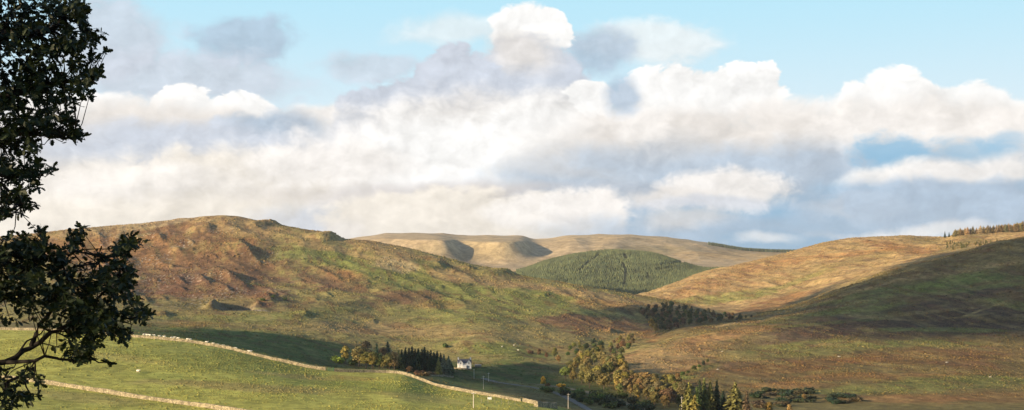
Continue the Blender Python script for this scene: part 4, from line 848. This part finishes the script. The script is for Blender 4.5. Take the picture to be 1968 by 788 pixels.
for pts, r0, r1 in [([TK(1.6), o_at(-200, 130, 12.7), o_at(-30, 80, 13), o_at(70, 60, 13), o_at(160, 30, 13)], .13, .012), ([TK(1.2), o_at(-180, 200, 12.7), o_at(-10, 190, 13), o_at(90, 160, 13), o_at(180, 150, 13.2)], .11, .01),
                    ([TK(.9), o_at(-160, 260, 13), o_at(0, 260, 13.2), o_at(80, 250, 13), o_at(145, 262, 12.9)], .08, .01), ([TK(.6), o_at(-120, 330, 13), o_at(20, 340, 13), o_at(80, 335, 13)], .06, .008), ([o_at(0, 350, 13), o_at(30, 380, 13), o_at(55, 400, 13)], .02, .006),
                    ([TK(-1.3), o_at(-160, 720, 12.6), o_at(14, 697, 12.9), o_at(60, 665, 13), o_at(110, 632, 13), o_at(170, 585, 13), o_at(225, 530, 13), o_at(245, 465, 13)], .045, .005), ([o_at(14, 697, 12.9), o_at(70, 693, 12.8), o_at(120, 688, 12.9), o_at(170, 690, 13), o_at(205, 696, 13)], .025, .006),
                    ([o_at(60, 665, 13), o_at(75, 630, 13.1), o_at(110, 590, 13.1), o_at(120, 530, 13.2), o_at(140, 460, 13.2)], .028, .006), ([o_at(110, 632, 13), o_at(170, 625, 13), o_at(230, 615, 13), o_at(280, 605, 13)], .022, .006), ([o_at(-40, 600, 13), o_at(30, 560, 13), o_at(60, 500, 13), o_at(80, 445, 13)], .03, .006),
                    ([o_at(-60, 740, 12.9), o_at(10, 735, 13), o_at(45, 725, 13), o_at(60, 760, 13)], .03, .006), ([o_at(30, 690, 13), o_at(50, 655, 13), o_at(85, 632, 13.1)], .014, .006), ([o_at(170, 585, 13), o_at(185, 545, 13), o_at(195, 495, 13)], .014, .005)]:
    nodes += limb(pts, r0, r1)
NA = np.array(nodes)
for c in clusters:
    d = np.linalg.norm(NA-c, axis=1)+.15*np.abs(NA[:, 0]-c[0]+.25); n0 = NA[int(np.argmin(d))]
    mid = (n0+c)/2+np.array([0, 0, -.03])+rv(.03)
    if np.linalg.norm(n0-c) < .7: bough.tube([tuple(n0-O0), tuple(mid-O0), tuple(c-O0)], [.007, .005, .003], 4)
    dr = unit(c-n0+np.array([.12, -.02, .02])+rv(.08)); nl = orr.randint(5, 8)
    for j in range(nl):
        a = 2.4*j+orr.random(); s1 = unit(np.cross(dr, (0, 0, 1.))+rv(.1)); s2 = np.cross(dr, s1)
        d_ = dr*orr.uniform(.2, 1.)+(s1*math.cos(a)+s2*math.sin(a))*orr.uniform(.5, 1.)
        oak_leaf(crown, c-O0-dr*.035*j*orr.random(), d_, unit(rv(.7)+np.array([0, -.4, .8])), orr.uniform(.05, .096))
# the rest of the crown, out of frame to the left, in bigger sprays
for k in range(11000):
    d = unit(rv()); r = orr.random()**.4; c = np.array([-9.2, 12.0, 2.6])+d*r*np.array([3.6, 3.4, 4.4])
    if c[0]/c[1] > -.432 or c[2] < -1.6: continue
    oak_leaf(crown, c-O0, rv(), rv(), orr.uniform(.10, .19))
tr = MB(); tr.tube([(0, 0, -.6), (0, 0, .5), (-.1, 0, 2.), (.0, 0, 4.), (-.3, .1, 6.), (-.5, 0, 8.6)], [.46, .36, .3, .25, .15, .04], 12)
for a, z in ((2.6, 2.8), (3.6, 3.6), (4.4, 4.4), (1.7, 4.8), (3.1, 5.6)): tr.tube([(-.05, 0, z), (1.4*math.cos(a), 1.4*math.sin(a), z+1.1), (2.8*math.cos(a), 2.8*math.sin(a), z+1.9)], [.15, .09, .03], 7)
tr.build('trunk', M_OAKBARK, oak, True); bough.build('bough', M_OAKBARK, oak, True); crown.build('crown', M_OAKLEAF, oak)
EXPO = 0.98
RK1, RK2 = .46, .6
SUN_EL, SUN_BACK = 15., 28.
S = (-math.cos(R(SUN_EL))*math.cos(R(SUN_BACK)), -math.cos(R(SUN_EL))*math.sin(R(SUN_BACK)), math.sin(R(SUN_EL)))
HAZE = 2.6e-5
# ------------------------------------------------------------------ added puffs out of view, shaped to throw shade on the land
def blob_shade_cloud(label, pts, alt, r0, r1, seed):
    """pts: ground points to be shaded; every puff stands up-sun of its point"""
    import bmesh
    rs = np.random.RandomState(seed); bm = bmesh.new(); bmesh.ops.create_icosphere(bm, subdivisions=2, radius=1); V = np.array([v.co[:] for v in bm.verts]); Fs = np.array([[v.index for v in f.verts] for f in bm.faces]); bm.free()
    vs = []; fs = []
    for i, p in enumerate(pts):
        t = (alt-p[2])/S[2]+rs.uniform(-60, 60); c = np.array(p)+np.array(S)*t; r = rs.uniform(r0, r1)
        q = V*r*(1+.18*np.sin(V[:, :1]*4+i)+.12*np.sin(V[:, 1:2]*7+i*2))
        vs.append(q+c); fs.append(Fs+i*len(V))
    me = bpy.data.meshes.new('shade_cloud'); me.from_pydata(np.concatenate(vs).tolist(), [], np.concatenate(fs).tolist()); me.polygons.foreach_set('use_smooth', [True]*len(me.polygons))
    me.materials.append(M_SHADE_CLOUD); o = link('shade_cloud', me); o['kind'] = 'structure'; o['label'] = label
M_SHADE_CLOUD = plain('shade_cloud_white', (.9, .9, .9), 1., .02, .01)
def fill(poly, n, lo, hi, seed):
    r_ = random.Random(seed); xs = [p[0] for p in poly]; ys = [p[1] for p in poly]; out = []
    while len(out) < n:
        px, py = r_.uniform(min(xs), max(xs)), r_.uniform(min(ys), max(ys))
        if inside(px, py, poly): D = hit(px, py, lo, hi, 90); out.append(at(px, D))
    return out
blob_shade_cloud('added puffs out of view that shade the near field', fill([(345, 638), (420, 634), (500, 640), (560, 648), (610, 654), (640, 662), (600, 690), (560, 692), (480, 676), (420, 660)], 800, 600, 1150, 1), 300, 3.6, 5.5, 1)
blob_shade_cloud('added puffs out of view that shade the valley floor', fill([(915, 712), (1000, 702), (1060, 700), (1075, 712), (1040, 730), (1080, 752), (1200, 775), (1250, 790), (1150, 790), (1060, 776), (990, 752), (900, 730)], 650, 580, 1000, 5), 300, 4.5, 7, 5)
blob_shade_cloud('added puffs out of view, shaped to shade the right hillside', fill([(1500, 592), (1580, 558), (1650, 532), (1720, 510), (1790, 492), (1850, 484), (1968, 456), (2200, 436), (2200, 640), (1900, 640), (1750, 634), (1620, 622), (1520, 606)], 420, 1050, 2200, 2), 1500, 19, 30, 2)
blob_shade_cloud('small added puffs out of view that shade the cleft wood', fill([(1215, 594), (1290, 592), (1350, 600), (1450, 606), (1500, 588), (1470, 612), (1400, 620), (1320, 638), (1262, 636), (1240, 618)], 110, 1380, 2050, 3), 520, 12, 20, 3)
blob_shade_cloud('small added puffs out of view that shade the plantation foot', fill([(1085, 552), (1240, 566), (1245, 575), (1150, 570), (1085, 560)], 50, 2950, 3150, 4), 600, 14, 22, 4)
# ------------------------------------------------------------------ sun, sky
from mathutils import Vector
sl = bpy.data.lights.new('sun', 'SUN'); so = bpy.data.objects.new('sun', sl); C.objects.link(so)
sl.energy = 5.0; sl.angle = R(.5); sl.color = (1., .76, .47)
so.rotation_euler = Vector(S).to_track_quat('Z', 'Y').to_euler(); so.location = (0, 0, 500)

w = bpy.data.worlds.new('World'); scene.world = w; w.use_nodes = True; nt = w.node_tree
bg = nt.nodes['Background']
sky = N(nt, 'ShaderNodeTexSky', _sky_type='NISHITA', _sun_disc=False)
sky.sun_elevation = R(SUN_EL); sky.sun_rotation = math.atan2(S[0], S[1]) % (2*math.pi); sky.altitude = 200; sky.ozone_density = 1.6
tc = N(nt, 'ShaderNodeTexCoord'); gen = tc.outputs['Generated']
sep = N(nt, 'ShaderNodeSeparateXYZ'); nt.links.new(gen, sep.inputs[0])
X_, Y_, Z_ = sep.outputs
az = math_(nt, 'ARCTAN2', X_, Y_)
hyp = math_(nt, 'SQRT', math_(nt, 'ADD', math_(nt, 'MULTIPLY', X_, X_), math_(nt, 'MULTIPLY', Y_, Y_)))
el = math_(nt, 'ARCTAN2', Z_, hyp)
cmb = N(nt, 'ShaderNodeCombineXYZ'); nt.links.new(az, cmb.inputs[0]); nt.links.new(el, cmb.inputs[1])
P0 = cmb.outputs[0]
def vadd(a, b):
    n = N(nt, 'ShaderNodeVectorMath', _operation='ADD'); nt.links.new(a, n.inputs[0])
    if isinstance(b, tuple): n.inputs[1].default_value = b
    else: nt.links.new(b, n.inputs[1])
    return n.outputs[0]
def vscale(a, s):
    n = N(nt, 'ShaderNodeVectorMath', _operation='SCALE'); nt.links.new(a, n.inputs[0]); n.inputs[3].default_value = s; return n.outputs[0]
# billows: warp the bearings with soft noise so that every cloud edge curls
mp = N(nt, 'ShaderNodeMapping', _vector_type='POINT'); mp.inputs['Scale'].default_value = (1, 1.5, 1); nt.links.new(P0, mp.inputs[0]); Q = mp.outputs[0]
wn = noise_node(nt, Q, 9, 5, .55); ws = N(nt, 'ShaderNodeSeparateColor'); nt.links.new(wn.outputs['Color'], ws.inputs[0])
pc = N(nt, 'ShaderNodeCombineXYZ'); nt.links.new(math_(nt, 'ADD', az, math_(nt, 'MULTIPLY', math_(nt, 'SUBTRACT', ws.outputs[0], .5), .035)), pc.inputs[0]); nt.links.new(math_(nt, 'ADD', el, math_(nt, 'MULTIPLY', math_(nt, 'SUBTRACT', ws.outputs[1], .5), .035)), pc.inputs[1])
P = pc.outputs[0]
def vor(vec, sc, det):
    n = N(nt, 'ShaderNodeTexVoronoi', _voronoi_dimensions='2D', _feature='SMOOTH_F1', _normalize=True); n.inputs['Scale'].default_value = sc; n.inputs['Detail'].default_value = det; n.inputs['Roughness'].default_value = .55; n.inputs['Smoothness'].default_value = .35
    nt.links.new(vec, n.inputs['Vector']); return n.outputs['Distance']
# the billows themselves ride on a curl of finer noise, so cells never look regular
wn2 = noise_node(nt, Q, 26, 3, .6); ws2 = N(nt, 'ShaderNodeSeparateColor'); nt.links.new(wn2.outputs['Color'], ws2.inputs[0])
qc = N(nt, 'ShaderNodeCombineXYZ'); nt.links.new(math_(nt, 'ADD', az, math_(nt, 'MULTIPLY', ws2.outputs[0], .03)), qc.inputs[0]); nt.links.new(math_(nt, 'ADD', math_(nt, 'MULTIPLY', el, 1.25), math_(nt, 'MULTIPLY', ws2.outputs[1], .03)), qc.inputs[1])
Q2 = qc.outputs[0]; LO = (-.006, .008, 0)
def height(vec):
    return math_(nt, 'SUBTRACT', math_(nt, 'MULTIPLY', noise_node(nt, vec, 34, 8, .64).outputs[0], .9), math_(nt, 'MULTIPLY', vor(vec, 30, 3), .8))
h1 = height(Q2); h2 = height(vadd(Q2, LO))
g1 = noise_node(nt, Q, 11, 5, .55).outputs[0]
g2 = noise_node(nt, vadd(Q, (-.015, .022, 0)), 11, 5, .55).outputs[0]
fc = math_(nt, 'ADD', math_(nt, 'MULTIPLY', math_(nt, 'ADD', h1, -.1), .9), math_(nt, 'MULTIPLY', math_(nt, 'SUBTRACT', g1, .5), .7))
relief = math_(nt, 'ADD', math_(nt, 'MULTIPLY', math_(nt, 'SUBTRACT', h1, h2), RK1), math_(nt, 'MULTIPLY', math_(nt, 'SUBTRACT', g1, g2), RK2))
def lin(r, g, b):
    f = lambda c: (c/255/12.92 if c <= 10 else ((c/255+.055)/1.055)**2.4)
    return tuple(f(c)*2**-EXPO for c in (r, g, b))
# clear sky: Nishita high up and behind, a pale washed blue near the horizon ahead
skyc = mixc(nt, 1., sky.outputs[0], (.10, .10, .10), 'MULTIPLY')
grad = mixc(nt, ramp(nt, el, R(5), R(14), 0, 1), lin(225, 240, 248), lin(184, 231, 250))
grad = mixc(nt, ramp(nt, el, R(1.5), R(6.), 0, 1), lin(150, 192, 218), grad)
ahead = math_(nt, 'MULTIPLY', ramp(nt, az, R(52), R(26), 0, 1), ramp(nt, az, R(-52), R(-26), 0, 1))
ahead = math_(nt, 'MULTIPLY', ahead, ramp(nt, el, R(34), R(13), 0, 1))
col = mixc(nt, ahead, skyc, grad)
# clouds: (column, row, half width, half height, colour, softness, raggedness, opacity)
W_ = lin(255, 254, 252); CR = lin(251, 246, 241); G1 = lin(206, 213, 225); G2 = lin(178, 196, 215); G3 = lin(170, 187, 204); GB = lin(152, 184, 211); WG = lin(234, 228, 222); CB = lin(243, 235, 223); BL = lin(140, 190, 222)
CL = [
 (1500, 400, 560, 130, GB, .35, .8, .9), 
 (470, 76, 80, 46, G2, .3, 1.5, .8), (215, 70, 90, 60, G1, .45, 1.6, .8), (330, 145, 200, 44, G1, .45, 1.6, .8), (725, 125, 76, 22, G1, .4, 1.4, .7), (880, 56, 90, 30, CR, .6, 1.6, .5), (1240, 75, 110, 34, CR, .5, 1.8, .6), (1150, 95, 58, 38, G2, .4, 1.5, .8),
 (170, 204, 110, 30, W_, .3, 1.4, 1), (365, 202, 50, 40, W_, .10, 1.45, 1), (455, 218, 60, 34, W_, .10, 1.45, 1), (640, 240, 100, 32, CR, .3, 1.2, .95),
 (200, 310, 370, 100, WG, .3, .9, 1), (470, 262, 170, 40, WG, .5, 1., .9), (540, 265, 90, 44, G2, .3, 1.1, .9), (400, 300, 280, 48, G1, .4, 1., .95), (150, 262, 150, 26, G1, .5, .9, .5),
 (160, 410, 480, 90, CB, .3, .8, 1), (500, 385, 280, 76, CB, .3, .9, 1), (250, 350, 220, 26, CR, .6, .9, .7), (640, 425, 130, 30, G1, .6, 1., .8),
 (1010, 48, 56, 42, W_, .2, 1.7, 1), (1066, 50, 36, 36, W_, .09, 1.5, 1), (972, 76, 34, 22, W_, .25, 1.2, 1),
 (1010, 155, 108, 70, G1, .12, 1.2, 1), (1000, 104, 60, 34, WG, .6, 1., .8), (872, 168, 76, 66, G1, .1, 1.3, 1), (745, 212, 80, 48, G1, .12, 1.3, 1), (690, 260, 60, 40, G1, .2, 1.2, .9), (1110, 270, 140, 50, WG, .5, 1., .9),
 (960, 305, 350, 100, CR, .35, .9, 1), (1070, 225, 110, 40, WG, .6, .9, .8), (900, 228, 140, 30, WG, .6, .9, .7),
 (810, 285, 120, 62, W_, .55, 1.1, .9), (960, 280, 130, 62, W_, .55, 1.1, .9), (1050, 245, 80, 60, W_, .6, 1., .8), (900, 345, 170, 40, W_, .7, 1., .9), (650, 320, 140, 30, CR, .5, 1., .9),
 (1220, 350, 250, 40, G2, .5, 1., .85), (1180, 308, 150, 34, WG, .5, 1., .8),
 (1130, 184, 44, 30, W_, .09, 1.5, 1), (1340, 190, 140, 54, W_, .10, 1.45, 1), (1440, 164, 66, 44, W_, .09, 1.5, 1), (1252, 196, 56, 52, W_, .10, 1.45, 1), (1700, 206, 72, 54, W_, .13, 1.4, 1), (1610, 232, 150, 40, W_, .3, 1.2, .9), (1870, 218, 90, 42, W_, .15, 1.4, .95), (1500, 212, 80, 30, CR, .4, 1.2, .9),
 (1340, 272, 260, 62, WG, .5, .9, .95), (1300, 310, 220, 40, G2, .6, .9, .8), (1560, 280, 270, 60, WG, .5, .9, .95), (1800, 262, 200, 54, WG, .5, .9, .9), (1560, 325, 270, 46, G2, .6, .9, .85), (1225, 245, 40, 30, CR, .5, 1.1, .9), (1196, 182, 32, 30, G2, .5, 1.2, .85),
 (1690, 250, 100, 34, CR, .6, 1.1, .9), (1880, 262, 100, 30, CR, .6, 1., .7),
 (1712, 300, 44, 34, BL, .5, 2.4, .85), (1850, 296, 50, 22, BL, .6, 2.6, .65), (1930, 284, 30, 14, BL, .6, 2.4, .5), (1650, 380, 60, 30, BL, .6, 2., .5), (1700, 352, 50, 18, BL, .5, 2.2, .6), (1500, 400, 90, 26, BL, .7, 1.8, .35), (1830, 440, 120, 12, BL, .7, 1.8, .6),
 (980, 377, 350, 16, lin(212, 206, 204), .8, .9, .85), (1160, 385, 130, 22, G2, .7, .9, .7),
 (890, 428, 230, 52, CB, .16, 1.1, 1), (1130, 408, 72, 40, CR, .2, 1.2, 1), (1010, 408, 80, 26, CR, .35, 1.1, .8), (790, 436, 120, 30, CB, .4, 1., 1), (670, 440, 40, 20, WG, .5, 1.4, .8), (1240, 445, 160, 26, G2, .6, .9, .8),
 (1385, 368, 110, 32, CR, .3, 1.4, .95), (1290, 384, 70, 14, WG, .5, 1.4, .8), (1380, 392, 110, 12, G1, .6, 1.2, .7), (1320, 422, 70, 16, WG, .6, 1.4, .6), (1840, 338, 140, 22, CR, .45, 1.4, .9), (1690, 348, 60, 14, CR, .6, 1.5, .7),
 (1660, 394, 80, 18, CR, .35, 1.5, .9), (1790, 392, 220, 36, G2, .35, 1., .95), (1900, 405, 120, 40, G2, .5, .9, .8), (1560, 432, 150, 20, G2, .6, 1., .6), (1470, 462, 44, 8, W_, .8, 1.6, .6), (1820, 436, 90, 9, CR, .8, 1.6, .6), (1720, 448, 100, 8, CR, .8, 1.5, .5)]
cov = 0.
for (px, py, rx, ry, cc, soft, rag, op) in CL:
    a = math.atan((px-CX)/F); e = math.atan((HY-py)/F*math.cos(a))
    m_ = N(nt, 'ShaderNodeVectorMath', _operation='MULTIPLY_ADD'); m_.inputs[1].default_value = (F/rx, F/ry, 0); m_.inputs[2].default_value = (-a*F/rx, -e*F/ry, 0)
    nt.links.new(P, m_.inputs[0])
    ln = N(nt, 'ShaderNodeVectorMath', _operation='LENGTH'); nt.links.new(m_.outputs[0], ln.inputs[0])
    s = math_(nt, 'SUBTRACT', math_(nt, 'MULTIPLY', fc, rag), ln.outputs['Value'])
    f = ramp(nt, s, -1-soft, -1+soft, 0, op)
    col = mixc(nt, f, col, cc)
    t_ = N(nt, 'ShaderNodeMix', _data_type='FLOAT'); nt.links.new(f, t_.inputs[0]); t_.inputs[3].default_value = 0. if cc in (BL, GB) else 1.
    if isinstance(cov, float): t_.inputs[2].default_value = cov
    else: nt.links.new(cov, t_.inputs[2])
    cov = t_.outputs[0]
v = math_(nt, 'ADD', 1.025, math_(nt, 'MULTIPLY', math_(nt, 'MULTIPLY', relief, cov), ahead))
col = mixc(nt, 1., col, v, 'MULTIPLY')
# below the horizon: dull earth colour
col = mixc(nt, ramp(nt, el, R(-.2), R(-2), 0, 1), col, (.06, .06, .04))
nt.links.new(col, bg.inputs[0]); bg.inputs[1].default_value = 1.0
w.cycles.sampling_method = 'MANUAL'; w.cycles.sample_map_resolution = 512

vs = scene.view_settings; vs.view_transform = 'Standard'; vs.look = 'None'; vs.gamma = 1; vs.exposure = EXPO
scene.cycles.use_denoising = True
scene.cycles.max_bounces = 6; scene.cycles.diffuse_bounces = 2; scene.cycles.volume_bounces = 0; scene.cycles.transparent_max_bounces = 8

# ------------------------------------------------------------------ the air itself
bx_ = MB(); bx_.box(-9000, 9000, -3000, 60500, -220, 262); hz = bx_.mesh('haze', []); hm = bpy.data.materials.new('haze_air'); hm.use_nodes = True; hn = hm.node_tree
hn.nodes.remove(hn.nodes['Principled BSDF']); pv = N(hn, 'ShaderNodeVolumePrincipled'); pv.inputs['Color'].default_value = (.86, .92, 1, 1); pv.inputs['Density'].default_value = HAZE; pv.inputs['Anisotropy'].default_value = .2
hn.links.new(pv.outputs[0], hn.nodes['Material Output'].inputs['Volume']); hz.materials.append(hm)
ho = link('haze', hz); ho['kind'] = 'stuff'; ho['label'] = 'thin evening haze lying over the hills'; hm.cycles.homogeneous_volume = True if hasattr(hm.cycles, 'homogeneous_volume') else None
